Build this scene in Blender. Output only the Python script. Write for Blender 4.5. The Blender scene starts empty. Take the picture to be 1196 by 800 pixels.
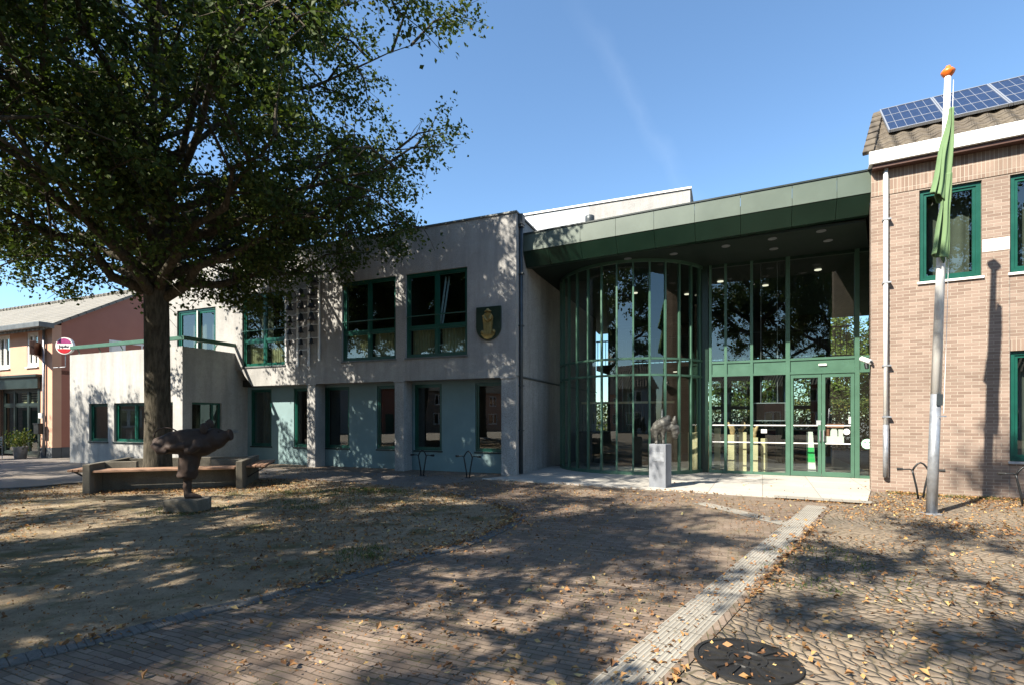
import bpy, bmesh, math, random
import numpy as np
from mathutils import Vector, Matrix

# ------------------------------------------------------------------ camera, sky, sun, exposure
SC = bpy.context.scene
COL = SC.collection
R = math.radians
cam_d = bpy.data.cameras.new('camera')
cam = bpy.data.objects.new('camera', cam_d); COL.objects.link(cam)
cam.location = (0, 0, 1.5); cam.rotation_euler = (R(90), 0, 0)
cam_d.sensor_width = 36; cam_d.lens = 18.06
cam_d.shift_y = 0.0753; cam_d.clip_start = .05; cam_d.clip_end = 2000
SC.camera = cam

SUN_TO = Vector((.81, .586, 0)).normalized()        # the way the light travels over the ground
SUN_EL = R(42.5)
world = bpy.data.worlds.new('World'); SC.world = world; world.use_nodes = True
wn = world.node_tree; wn.nodes.clear()
sky = wn.nodes.new('ShaderNodeTexSky'); sky.sky_type = 'NISHITA'; sky.sun_disc = False
sky.sun_elevation = SUN_EL; sky.sun_rotation = math.atan2(-SUN_TO.x, -SUN_TO.y)
sky.air_density = 1.0; sky.dust_density = .4; sky.ozone_density = 2.0
bg = wn.nodes.new('ShaderNodeBackground'); bg.inputs['Strength'].default_value = .094
wo = wn.nodes.new('ShaderNodeOutputWorld')
# a faint old contrail: thin wisp along a great circle of the sky
geo = wn.nodes.new('ShaderNodeTexCoord')
def wmath(op, a, b=None, c=None):
    n = wn.nodes.new('ShaderNodeMath'); n.operation = op
    for i, s in enumerate((a, b, c)):
        if s is None: continue
        if isinstance(s, (int, float)): n.inputs[i].default_value = s
        else: wn.links.new(s, n.inputs[i])
    return n.outputs[0]
d0 = Vector((.12, 1, .82)).normalized(); d1 = Vector((.335, 1, .45)).normalized()
nrm = d0.cross(d1).normalized()
nz = wn.nodes.new('ShaderNodeTexNoise'); nz.inputs['Scale'].default_value = 14; nz.inputs['Detail'].default_value = 6
wn.links.new(geo.outputs['Generated'], nz.inputs['Vector'])
dp = wn.nodes.new('ShaderNodeVectorMath'); dp.operation = 'DOT_PRODUCT'; dp.inputs[1].default_value = nrm
wn.links.new(geo.outputs['Generated'], dp.inputs[0])
dist = wmath('ABSOLUTE', wmath('ADD', dp.outputs['Value'], wmath('MULTIPLY', wmath('SUBTRACT', nz.outputs['Fac'], .5), .05)))
band = wmath('SUBTRACT', 1, wmath('DIVIDE', dist, .02))
band = wmath('MAXIMUM', band, 0)
al = wn.nodes.new('ShaderNodeVectorMath'); al.operation = 'DOT_PRODUCT'; al.inputs[1].default_value = (d0*.35 + d1*.65).normalized()
wn.links.new(geo.outputs['Generated'], al.inputs[0])
along = wmath('MAXIMUM', wmath('MULTIPLY', wmath('SUBTRACT', al.outputs['Value'], .97), 33), 0)
wf = wmath('MULTIPLY', wmath('MULTIPLY', band, along), wmath('MULTIPLY', nz.outputs['Fac'], .04))
mx = wn.nodes.new('ShaderNodeMixRGB'); mx.inputs[2].default_value = (9, 9.5, 10, 1)
tint = wn.nodes.new('ShaderNodeMixRGB'); tint.blend_type = 'MULTIPLY'; tint.inputs[0].default_value = 1; tint.inputs[2].default_value = (.82, .965, 1.02, 1)
wn.links.new(sky.outputs[0], tint.inputs[1])
wn.links.new(wf, mx.inputs[0]); wn.links.new(tint.outputs[0], mx.inputs[1])
wn.links.new(mx.outputs[0], bg.inputs[0]); wn.links.new(bg.outputs[0], wo.inputs[0])

sun_d = bpy.data.lights.new('sun', 'SUN'); sun_d.energy = 5.0; sun_d.angle = R(.53); sun_d.color = (1, .92, .79)
sun = bpy.data.objects.new('sun', sun_d); COL.objects.link(sun)
sdir = Vector((SUN_TO.x*math.cos(SUN_EL), SUN_TO.y*math.cos(SUN_EL), -math.sin(SUN_EL)))
sun.rotation_euler = sdir.to_track_quat('-Z', 'Y').to_euler(); sun.location = (-20, -14, 25)

SC.view_settings.view_transform = 'Standard'; SC.view_settings.look = 'None'
SC.view_settings.exposure = 1.5; SC.view_settings.gamma = 1.0
SC.view_settings.use_curve_mapping = False
SC.render.engine = 'CYCLES'
SC.cycles.max_bounces = 7; SC.cycles.diffuse_bounces = 3; SC.cycles.glossy_bounces = 3
SC.cycles.transmission_bounces = 4; SC.cycles.transparent_max_bounces = 14
SC.cycles.use_denoising = True; SC.cycles.caustics_reflective = False; SC.cycles.caustics_refractive = False

random.seed(5)
rng = np.random.default_rng(11)

# ------------------------------------------------------------------ material helpers
class NT:
    def __init__(s, name):
        s.m = bpy.data.materials.new(name); s.m.use_nodes = True
        s.t = s.m.node_tree; s.t.nodes.clear()
        s.out = s.t.nodes.new('ShaderNodeOutputMaterial')
    def n(s, typ, **kw):
        nd = s.t.nodes.new(typ)
        for k, v in kw.items(): setattr(nd, k, v)
        return nd
    def link(s, a, b): s.t.links.new(a, b)
    def set(s, sock, v):
        if hasattr(v, 'is_linked') or isinstance(v, bpy.types.NodeSocket): s.link(v, sock)
        else: sock.default_value = v
    def math(s, op, a, b=0.0, c=None):
        nd = s.n('ShaderNodeMath', operation=op)
        s.set(nd.inputs[0], a); s.set(nd.inputs[1], b)
        if c is not None: s.set(nd.inputs[2], c)
        return nd.outputs[0]
    def coord(s, which='Object', scale=(1, 1, 1), rot=(0, 0, 0), loc=(0, 0, 0)):
        tc = s.n('ShaderNodeTexCoord'); mp = s.n('ShaderNodeMapping')
        mp.inputs['Scale'].default_value = scale; mp.inputs['Rotation'].default_value = rot; mp.inputs['Location'].default_value = loc
        s.link(tc.outputs[which], mp.inputs['Vector']); return mp.outputs[0]
    def noise(s, vec, scale, detail=5, rough=.55):
        nd = s.n('ShaderNodeTexNoise'); nd.inputs['Scale'].default_value = scale
        nd.inputs['Detail'].default_value = detail; nd.inputs['Roughness'].default_value = rough
        s.link(vec, nd.inputs['Vector']); return nd.outputs['Fac']
    def ramp(s, fac, stops):
        nd = s.n('ShaderNodeValToRGB'); s.link(fac, nd.inputs[0]); e = nd.color_ramp.elements
        while len(e) < len(stops): e.new(.5)
        for el, (p, c) in zip(e, stops):
            el.position = p; el.color = (c, c, c, 1) if isinstance(c, (int, float)) else (*c, 1)
        return nd.outputs[0]
    def mix(s, fac, a, b, blend='MIX'):
        nd = s.n('ShaderNodeMixRGB', blend_type=blend)
        s.set(nd.inputs[0], fac)
        for i, v in ((1, a), (2, b)):
            if isinstance(v, tuple): nd.inputs[i].default_value = (*v[:3], 1)
            else: s.link(v, nd.inputs[i])
        return nd.outputs[0]
    def bump(s, h, strength=.3, dist=.01, normal=None):
        nd = s.n('ShaderNodeBump'); nd.inputs['Strength'].default_value = strength; nd.inputs['Distance'].default_value = dist
        s.link(h, nd.inputs['Height'])
        if normal is not None: s.link(normal, nd.inputs['Normal'])
        return nd.outputs[0]
    def principled(s, col, rough=.6, metal=0.0, normal=None, spec=.5):
        p = s.n('ShaderNodeBsdfPrincipled')
        if isinstance(col, tuple): p.inputs['Base Color'].default_value = (*col[:3], 1)
        else: s.link(col, p.inputs['Base Color'])
        s.set(p.inputs['Roughness'], rough); p.inputs['Metallic'].default_value = metal
        p.inputs['Specular IOR Level'].default_value = spec
        if normal is not None: s.link(normal, p.inputs['Normal'])
        s.link(p.outputs[0], s.out.inputs[0]); return p

def plain(name, col, rough=.5, metal=0.0, var=.18, nscale=7, bump=.08, spec=.5):
    t = NT(name); v = t.coord()
    n1 = t.noise(v, nscale, 6); n2 = t.noise(v, nscale*9, 3)
    lo = tuple(c*(1-var) for c in col); hi = tuple(min(1, c*(1+var)) for c in col)
    c = t.mix(t.ramp(n1, [(.3, 0.), (.7, 1.)]), lo, hi)
    c = t.mix(t.math('MULTIPLY', n2, var), c, tuple(x*.6 for x in col))
    r = t.math('ADD', t.math('MULTIPLY', n1, .16), rough-.08)
    t.principled(c, r, metal, t.bump(n2, bump, .004), spec); return t.m

def concrete(name, a, b, streak=.5, spots=.35):
    t = NT(name); v = t.coord()
    n1 = t.noise(v, .55, 6, .6); n2 = t.noise(v, 55, 4, .7)
    sv = t.coord(scale=(2.2, 2.2, .22)); n3 = t.noise(sv, 1.6, 6, .62)
    n4 = t.noise(v, 6, 5, .65)
    c = t.mix(t.ramp(n1, [(.32, 0.), (.68, 1.)]), a, b)
    c = t.mix(t.math('MULTIPLY', t.ramp(n3, [(.42, 0.), (.66, 1.)]), streak), c, tuple(x*.55 for x in b))
    c = t.mix(t.math('MULTIPLY', t.ramp(n2, [(.5, 0.), (.62, 1.)]), spots), c, tuple(x*.45 for x in b))
    c = t.mix(t.math('MULTIPLY', t.ramp(n2, [(.30, 1.), (.40, 0.)]), spots*.8), c, tuple(min(.8, x*1.5) for x in a))
    c = t.mix(t.math('MULTIPLY', t.ramp(n4, [(.45, 0.), (.7, 1.)]), .3), c, tuple(x*.7 for x in b))
    h = t.math('ADD', n2, t.math('MULTIPLY', n4, .5))
    t.principled(c, .88, 0, t.bump(h, .55, .008), .25); return t.m

def brick(name, c1, c2, mortar, bw=.215, bh=.0625, mt=.011, soldier=False, dirt=(.1, .08, .06)):
    t = NT(name); uv = t.coord('UV', rot=(0, 0, R(90)) if soldier else (0, 0, 0))
    br = t.n('ShaderNodeTexBrick'); br.offset = .0 if soldier else .5
    br.inputs['Scale'].default_value = 1; br.inputs['Mortar Size'].default_value = mt/2
    br.inputs['Mortar Smooth'].default_value = .12; br.inputs['Bias'].default_value = 0
    br.inputs['Brick Width'].default_value = bw; br.inputs['Row Height'].default_value = bh
    br.inputs['Color1'].default_value = (0, 0, 0, 1); br.inputs['Color2'].default_value = (1, 1, 1, 1)
    br.inputs['Mortar'].default_value = (.5, .5, .5, 1)
    t.link(uv, br.inputs['Vector'])
    v = t.coord(); n1 = t.noise(v, 1.1, 5); n2 = t.noise(v, 60, 3, .7)
    c = t.mix(br.outputs['Color'], c1, c2)
    c = t.mix(t.math('MULTIPLY', n2, .45), c, tuple(x*.62 for x in c1))
    c = t.mix(br.outputs['Fac'], c, mortar)
    c = t.mix(t.math('MULTIPLY', t.ramp(n1, [(.45, 0.), (.72, 1.)]), .3), c, dirt)
    h = t.math('ADD', t.math('MULTIPLY', br.outputs['Fac'], -1.0), t.math('MULTIPLY', n2, .25))
    t.principled(c, .86, 0, t.bump(h, .6, .006), .25); return t.m

def glass(name, tint=(.62, .72, .68), boost=2.0, base=.03):
    t = NT(name)
    ge = t.n('ShaderNodeNewGeometry'); dt = t.n('ShaderNodeVectorMath', operation='DOT_PRODUCT')
    t.link(ge.outputs['Incoming'], dt.inputs[0]); t.link(ge.outputs['Normal'], dt.inputs[1])
    k = t.math('POWER', t.math('SUBTRACT', 1.0, t.math('ABSOLUTE', dt.outputs['Value'])), 5.0)
    f = t.math('MINIMUM', t.math('ADD', t.math('MULTIPLY', t.math('ADD', t.math('MULTIPLY', k, .96), .04), boost), base), 1)
    tr = t.n('ShaderNodeBsdfTransparent'); tr.inputs[0].default_value = (*tint, 1)
    v = t.coord(); n = t.noise(v, 1.3, 2)
    gl = t.n('ShaderNodeBsdfGlossy'); gl.inputs['Roughness'].default_value = .0; gl.inputs[0].default_value = (.92, .97, .95, 1)
    t.link(t.bump(n, .05, .012), gl.inputs['Normal'])
    mxs = t.n('ShaderNodeMixShader'); t.link(f, mxs.inputs[0]); t.link(tr.outputs[0], mxs.inputs[1]); t.link(gl.outputs[0], mxs.inputs[2])
    t.link(mxs.outputs[0], t.out.inputs[0]); return t.m

def leafmat(name, stops, trans=.35):
    t = NT(name)
    at = t.n('ShaderNodeAttribute'); at.attribute_name = 'rnd'
    c = t.ramp(at.outputs['Fac'], stops)
    p = t.n('ShaderNodeBsdfPrincipled'); t.link(c, p.inputs['Base Color']); p.inputs['Roughness'].default_value = .6
    p.inputs['Specular IOR Level'].default_value = .22
    tl = t.n('ShaderNodeBsdfTranslucent'); t.link(t.mix(1.0, c, (1.0, 1.05, .55), 'MULTIPLY'), tl.inputs[0])
    m = t.n('ShaderNodeMixShader'); m.inputs[0].default_value = trans
    t.link(p.outputs[0], m.inputs[1]); t.link(tl.outputs[0], m.inputs[2]); t.link(m.outputs[0], t.out.inputs[0]); return t.m

def emit(name, col, s):
    t = NT(name); e = t.n('ShaderNodeEmission'); e.inputs[0].default_value = (*col, 1); e.inputs[1].default_value = s
    t.link(e.outputs[0], t.out.inputs[0]); return t.m

def clinker_ground(name, c1, c2, joint, rot, bw=.2, bh=.055, moss=.35):
    t = NT(name); uv = t.coord('UV', rot=(0, 0, R(rot)))
    v = t.coord()
    nz = t.n('ShaderNodeTexNoise'); nz.inputs['Scale'].default_value = 1.7; t.link(v, nz.inputs['Vector'])
    off = t.n('ShaderNodeVectorMath', operation='SCALE'); t.link(nz.outputs['Color'], off.inputs[0]); off.inputs['Scale'].default_value = .05
    ad = t.n('ShaderNodeVectorMath', operation='ADD'); t.link(uv, ad.inputs[0]); t.link(off.outputs[0], ad.inputs[1])
    br = t.n('ShaderNodeTexBrick'); br.offset = .5; br.inputs['Scale'].default_value = 1
    br.inputs['Mortar Size'].default_value = .0048; br.inputs['Mortar Smooth'].default_value = .3
    br.inputs['Brick Width'].default_value = bw; br.inputs['Row Height'].default_value = bh
    br.inputs['Color1'].default_value = (0, 0, 0, 1); br.inputs['Color2'].default_value = (1, 1, 1, 1)
    t.link(ad.outputs[0], br.inputs['Vector'])
    n1 = t.noise(v, .5, 6, .6); n2 = t.noise(v, 40, 4, .7); n3 = t.noise(v, 3, 5)
    c = t.mix(br.outputs['Color'], c1, c2)
    c = t.mix(t.math('MULTIPLY', n2, .5), c, tuple(x*.55 for x in c1))
    c = t.mix(t.math('MULTIPLY', t.ramp(n1, [(.4, 0.), (.65, 1.)]), .6), c, (.25, .195, .14))
    n4 = t.noise(v, 9, 5, .7); n5 = t.noise(v, 130, 2)
    jc = t.mix(t.ramp(n3, [(.45, 0.), (.6, 1.)]), joint, (.075, .08, .03))
    c = t.mix(t.math('MULTIPLY', br.outputs['Fac'], t.ramp(n4, [(.35, .25), (.6, 1.)])), c, jc)
    c = t.mix(t.math('MULTIPLY', t.ramp(n4, [(.54, 0.), (.66, 1.)]), .55), c, (.12, .09, .055))
    c = t.mix(t.math('MULTIPLY', t.ramp(n5, [(.6, 0.), (.72, 1.)]), .5), c, (.08, .06, .045))
    c = t.mix(t.math('MULTIPLY', t.ramp(n3, [(.55, 0.), (.75, 1.)]), moss), c, (.085, .085, .04))
    h = t.math('ADD', t.math('MULTIPLY', br.outputs['Fac'], -1.), t.math('MULTIPLY', n2, .3))
    t.principled(c, .8, 0, t.bump(h, .8, .006), .3); return t.m

def cobble_ground(name):
    t = NT(name); tc = t.n('ShaderNodeTexCoord')
    nz = t.n('ShaderNodeTexNoise'); nz.inputs['Scale'].default_value = 6; t.link(tc.outputs['UV'], nz.inputs['Vector'])
    off = t.n('ShaderNodeVectorMath', operation='SCALE'); t.link(nz.outputs['Color'], off.inputs[0]); off.inputs['Scale'].default_value = .12
    ad = t.n('ShaderNodeVectorMath', operation='ADD'); t.link(tc.outputs['UV'], ad.inputs[0]); t.link(off.outputs[0], ad.inputs[1])
    rt = t.n('ShaderNodeVectorRotate'); rt.inputs['Angle'].default_value = R(-38); rt.inputs['Axis'].default_value = (0, 0, 1)
    t.link(ad.outputs[0], rt.inputs['Vector'])
    sp = t.n('ShaderNodeSeparateXYZ'); t.link(rt.outputs[0], sp.inputs[0])
    P = 1.7
    fx = t.math('SUBTRACT', t.math('WRAP', sp.outputs[0], P, 0.), P/2)
    y = t.math('ADD', sp.outputs[1], t.math('MULTIPLY', t.math('MULTIPLY', fx, fx), .55))
    ang = t.math('MULTIPLY', fx, 1.12)
    cb = t.n('ShaderNodeCombineXYZ'); t.link(t.math('ADD', sp.outputs[0], 0), cb.inputs[0]); t.link(y, cb.inputs[1])
    vd = t.n('ShaderNodeTexVoronoi'); vd.feature = 'DISTANCE_TO_EDGE'; vd.voronoi_dimensions = '2D'
    vc = t.n('ShaderNodeTexVoronoi'); vc.feature = 'F1'; vc.voronoi_dimensions = '2D'
    for q in (vd, vc):
        q.inputs['Scale'].default_value = 10.0; q.inputs['Randomness'].default_value = .34; t.link(cb.outputs[0], q.inputs['Vector'])
    sc_ = t.n('ShaderNodeSeparateXYZ'); t.link(vc.outputs['Color'], sc_.inputs[0])
    class BR: pass
    br = BR(); br.outputs = {'Fac': t.ramp(vd.outputs['Distance'], [(.02, 1.), (.11, 0.)]), 'Color': sc_.outputs[0]}
    dome = t.ramp(vd.outputs['Distance'], [(0, 0.), (.12, .62), (.26, .9), (.5, 1.)])
    v = t.coord(); n1 = t.noise(v, .7, 6, .6); n2 = t.noise(v, 35, 4, .7); n3 = t.noise(v, 2.2, 5)
    n4 = t.noise(v, 8, 5, .7); n5 = t.noise(v, 120, 2)
    c = t.mix(br.outputs['Color'], (.12, .098, .078), (.235, .195, .155))
    c = t.mix(t.math('MULTIPLY', n2, .5), c, (.1, .09, .08))
    c = t.mix(t.math('MULTIPLY', t.ramp(n1, [(.38, 0.), (.62, 1.)]), .75), c, (.255, .2, .14))
    c = t.mix(t.math('MULTIPLY', br.outputs['Fac'], t.ramp(n1, [(.35, 1.), (.6, .35)])), c, t.mix(t.ramp(n3, [(.42, 0.), (.6, 1.)]), (.075, .06, .04), (.085, .085, .03)))
    c = t.mix(t.math('MULTIPLY', t.ramp(n4, [(.52, 0.), (.66, 1.)]), .6), c, (.12, .085, .05))
    c = t.mix(t.math('MULTIPLY', t.ramp(n5, [(.6, 0.), (.72, 1.)]), .5), c, (.09, .065, .045))
    h = t.math('ADD', dome, t.math('MULTIPLY', n2, .2))
    t.principled(c, .82, 0, t.bump(h, 1.0, .02), .3); return t.m

def sand_ground(name):
    t = NT(name); v = t.coord()
    n1 = t.noise(v, .45, 7, .62); n2 = t.noise(v, 4, 6, .7); n3 = t.noise(v, 90, 3, .8); n4 = t.noise(v, 1.2, 6, .65)
    c = t.mix(t.ramp(n1, [(.35, 0.), (.65, 1.)]), (.44, .355, .245), (.29, .228, .155))
    c = t.mix(t.math('MULTIPLY', t.ramp(n4, [(.52, 0.), (.64, 1.)]), .85), c, (.12, .12, .05))
    c = t.mix(t.math('MULTIPLY', t.ramp(n2, [(.47, 0.), (.62, 1.)]), .5), c, (.12, .085, .05))
    c = t.mix(t.math('MULTIPLY', t.ramp(n3, [(.5, 0.), (.7, 1.)]), .5), c, (.1, .08, .055))
    h = t.math('ADD', n2, t.math('MULTIPLY', n3, .5))
    t.principled(c, .95, 0, t.bump(t.math('ADD', h, t.noise(v, 22, 4, .8)), 1.0, .035), .15); return t.m

def strip_mat(name):
    t = NT(name); uv = t.coord('UV')
    sp = t.n('ShaderNodeSeparateXYZ'); t.link(uv, sp.inputs[0])
    ribs = t.math('SINE', t.math('MULTIPLY', sp.outputs[1], 2*math.pi/.03))
    jx = t.math('ABSOLUTE', t.math('SUBTRACT', t.math('WRAP', sp.outputs[0], .3, 0.), .15))
    joint = t.math('GREATER_THAN', jx, .1465)
    v = t.coord(); n1 = t.noise(v, 1.5, 6); n2 = t.noise(v, 50, 3)
    tile = t.noise(t.coord('UV', scale=(3.333, 0, 0)), 1.0, 0)
    c = t.mix(t.ramp(n1, [(.35, 0.), (.7, 1.)]), (.42, .395, .34), (.28, .262, .225))
    c = t.mix(t.ramp(ribs, [(.0, .4), (.45, 0.)]), c, (.12, .105, .085))
    c = t.mix(t.math('MULTIPLY', n2, .4), c, (.16, .145, .12))
    c = t.mix(joint, c, (.08, .07, .055))
    t.principled(c, .85, 0, t.bump(ribs, .7, .006), .25); return t.m

def slab_mat(name):
    t = NT(name); uv = t.coord('UV', rot=(0, 0, R(26)))
    br = t.n('ShaderNodeTexBrick'); br.offset = .0; br.inputs['Scale'].default_value = 1
    br.inputs['Mortar Size'].default_value = .006; br.inputs['Brick Width'].default_value = 1.0; br.inputs['Row Height'].default_value = 1.0
    br.inputs['Color1'].default_value = (.0, 0, 0, 1); br.inputs['Color2'].default_value = (1, 1, 1, 1); br.inputs['Mortar'].default_value = (0, 0, 0, 1)
    t.link(uv, br.inputs['Vector'])
    v = t.coord(); n1 = t.noise(v, .9, 6); n2 = t.noise(v, 60, 3)
    c = t.mix(br.outputs['Color'], (.40, .38, .345), (.46, .44, .40))
    c = t.mix(t.math('MULTIPLY', t.ramp(n1, [(.4, 0.), (.7, 1.)]), .5), c, (.30, .28, .24))
    c = t.mix(t.math('MULTIPLY', n2, .3), c, (.25, .23, .2))
    c = t.mix(br.outputs['Fac'], c, (.16, .15, .13))
    t.principled(c, .8, 0, t.bump(n2, .2, .004), .3); return t.m

def bark_mat(name):
    t = NT(name); v = t.coord(scale=(1, 1, .22)); n1 = t.noise(v, 16, 6, .65); n2 = t.noise(t.coord(), 3, 4)
    c = t.mix(t.ramp(n1, [(.38, 0.), (.62, 1.)]), (.03, .024, .018), (.095, .078, .06))
    c = t.mix(t.math('MULTIPLY', n2, .4), c, (.07, .075, .05))
    t.principled(c, .92, 0, t.bump(n1, 1.0, .035), .15); return t.m

def tile_mat(name, a, b, pitch=.3, row=.34):
    t = NT(name); uv = t.coord('UV')
    sp = t.n('ShaderNodeSeparateXYZ'); t.link(uv, sp.inputs[0])
    w = t.math('SINE', t.math('MULTIPLY', sp.outputs[0], 2*math.pi/pitch))
    rw = t.math('WRAP', sp.outputs[1], row, 0.)
    v = t.coord(); n1 = t.noise(v, 1.3, 6, .65); n2 = t.noise(v, 22, 4)
    c = t.mix(t.ramp(n1, [(.3, 0.), (.7, 1.)]), a, b)
    c = t.mix(t.math('MULTIPLY', n2, .5), c, tuple(x*.5 for x in a))
    c = t.mix(t.math('LESS_THAN', rw, .03), c, tuple(x*.25 for x in a))
    t.principled(c, .8, 0, t.bump(t.math('ADD', w, t.math('MULTIPLY', rw, 2)), .8, .04), .3); return t.m

M = {}
M['concrete'] = concrete('concrete_aggregate', (.46, .45, .43), (.31, .305, .295), .4, .8)
M['concrete_white'] = concrete('concrete_pale', (.47, .465, .445), (.34, .335, .32), .45, .5)
M['concrete_dark'] = concrete('concrete_weathered', (.21, .19, .155), (.12, .108, .085), .5, .4)
M['teal'] = plain('teal_render', (.19, .275, .285), .75, 0, .08, 2, .05, .2)
M['green'] = plain('green_painted_metal', (.055, .125, .086), .38, 0, .12, 3, .03)
M['emerald'] = plain('emerald_painted_wood', (.004, .068, .048), .35, 0, .15, 3, .03)
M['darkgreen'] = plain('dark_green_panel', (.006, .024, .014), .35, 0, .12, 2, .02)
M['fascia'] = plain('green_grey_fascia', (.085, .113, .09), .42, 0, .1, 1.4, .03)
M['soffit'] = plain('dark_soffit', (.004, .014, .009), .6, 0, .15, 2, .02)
M['coping'] = plain('grey_coping', (.14, .15, .15), .5, .4, .2, 4, .05)
M['pipe'] = plain('dark_pipe', (.06, .07, .075), .45, .3, .25, 6, .05)
M['galv'] = plain('galvanised_steel', (.36, .38, .41), .45, .6, .25, 8, .06)
M['white'] = plain('white_paint', (.78, .77, .74), .5, 0, .06, 4, .04)
M['metalpanel'] = plain('pale_metal_cladding', (.33, .35, .37), .45, .1, .05, 1, .02)
M['brick'] = brick('pink_brick', (.215, .152, .12), (.33, .25, .202), (.37, .325, .268), mt=.009)
M['brick_soldier'] = brick('soldier_brick', (.225, .158, .122), (.335, .25, .198), (.37, .325, .268), soldier=True)
M['stone'] = plain('white_band_stone', (.66, .63, .57), .8, 0, .08, 5, .1, .3)
M['glass'] = glass('window_glass')
M['glass_hall'] = glass('hall_glass', (.72, .8, .76), 2.0, .03)
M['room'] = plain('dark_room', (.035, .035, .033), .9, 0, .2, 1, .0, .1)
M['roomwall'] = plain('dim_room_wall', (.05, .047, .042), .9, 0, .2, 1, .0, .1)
M['curtain'] = plain('cream_curtain', (.42, .38, .24), .9, 0, .12, 5, .05, .1)
M['grey_curtain'] = plain('grey_curtain', (.13, .125, .105), .9, 0, .12, 5, .05, .1)
M['roof_tile'] = tile_mat('brown_roof_tile', (.10, .082, .062), (.165, .14, .105))
M['roof_grey'] = tile_mat('grey_roof_tile', (.20, .19, .165), (.27, .255, .22), .28, .32)
M['pv'] = plain('solar_cell', (.022, .038, .085), .3, .1, .15, 8, .0, .35)
M['pvline'] = plain('solar_frame', (.36, .38, .41), .4, .5, .05, 8, .0)
M['clinker'] = clinker_ground('clinker_paving', (.13, .095, .074), (.29, .225, .178), (.06, .047, .034), 24)
M['clinker_grey'] = clinker_ground('grey_clinker', (.17, .155, .15), (.24, .215, .2), (.07, .065, .055), 112, moss=.25)
M['cobble'] = cobble_ground('cobble_fans')
M['sand'] = sand_ground('leafy_sand')
M['strip'] = strip_mat('ribbed_guide_tiles')
M['slab'] = slab_mat('pale_concrete_slabs')
M['kerbstone'] = concrete('kerb_stone', (.17, .165, .158), (.11, .108, .10), .1, .4)
M['bark'] = bark_mat('lime_bark')
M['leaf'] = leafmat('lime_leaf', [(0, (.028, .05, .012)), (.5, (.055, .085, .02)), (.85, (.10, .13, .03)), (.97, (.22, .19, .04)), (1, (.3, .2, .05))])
M['leaf_bright'] = leafmat('bright_leaf', [(0, (.06, .10, .02)), (.6, (.11, .16, .03)), (1, (.2, .24, .05))], .45)
M['litter'] = leafmat('fallen_leaf', [(0, (.09, .045, .022)), (.35, (.2, .10, .045)), (.6, (.34, .18, .075)), (.85, (.46, .30, .12)), (.95, (.58, .47, .22)), (1, (.2, .21, .06))], .12)
M['grassblade'] = leafmat('grass_blade', [(0, (.045, .08, .015)), (1, (.12, .16, .04))], .3)
M['bronze'] = plain('dark_bronze', (.045, .026, .018), .72, .15, .35, 9, .25)
M['bronze_grey'] = plain('patinated_bronze', (.085, .083, .074), .6, .4, .75, 14, .5)
M['pedestal'] = concrete('smooth_bluestone', (.26, .275, .3), (.18, .195, .22), .4, .15)
M['wood'] = plain('weathered_seat_wood', (.30, .175, .11), .7, 0, .3, 6, .2)
M['black'] = plain('black_metal', (.012, .014, .016), .45, .2, .2, 8, .03)
M['rubber'] = plain('black_rubber', (.012, .012, .012), .7, 0, .2, 8, .03)
M['cast'] = plain('cast_iron', (.035, .034, .033), .5, .5, .3, 12, .2)
M['flag'] = plain('green_flag_cloth', (.135, .215, .105), .8, 0, .08, 5, .05, .2)
M['orange'] = plain('orange_finial', (.75, .16, .02), .4, 0, .1, 5, .02)
M['gold'] = plain('gilded_relief', (.3, .225, .08), .45, .55, .25, 20, .2)
M['pink'] = plain('salmon_render', (.55, .33, .235), .9, 0, .06, 1.2, .1, .15)
M['redrender'] = plain('brown_red_render', (.36, .165, .125), .9, 0, .06, 1.2, .1, .15)
M['plinth'] = plain('slate_plinth', (.10, .11, .12), .8, 0, .15, 3, .1, .2)
M['shopdark'] = plain('black_green_paint', (.012, .022, .02), .4, 0, .2, 3, .03)
M['signbrown'] = plain('brown_sign', (.07, .03, .02), .5, 0, .15, 6, .03)
M['signred'] = plain('red_sign', (.5, .02, .03), .35, 0, .08, 6, .02)
M['signviolet'] = plain('violet_sign', (.33, .05, .18), .35, 0, .1, 6, .02)
M['ply'] = plain('pale_plywood', (.66, .54, .34), .6, 0, .1, 3, .05)
M['carved'] = plain('carved_wood', (.5, .33, .18), .6, 0, .3, 8, .2)
M['screen'] = plain('dark_screen', (.02, .014, .014), .15, 0, .05, 3, .0)
M['mint'] = plain('mint_sticker', (.42, .82, .56), .5, 0, .03, 3, .0)
M['vivid'] = plain('vivid_green_print', (.05, .5, .14), .5, 0, .05, 3, .0)
M['terracotta'] = plain('terracotta_print', (.30, .12, .07), .6, 0, .3, 12, .0)
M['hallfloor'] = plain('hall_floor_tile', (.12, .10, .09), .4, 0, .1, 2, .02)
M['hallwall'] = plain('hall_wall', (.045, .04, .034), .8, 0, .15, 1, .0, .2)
M['lamp'] = emit('lamp_glow', (1, .9, .7), .5)
M['asphalt'] = plain('grey_ground', (.09, .085, .075), .9, 0, .2, .5, .2, .2)
M['textdark'] = plain('dark_lettering', (.03, .03, .05), .5, 0, .1, 5, 0)
M['rooftar'] = plain('roof_felt', (.06, .06, .06), .9, 0, .2, 1, .1, .2)

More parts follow.
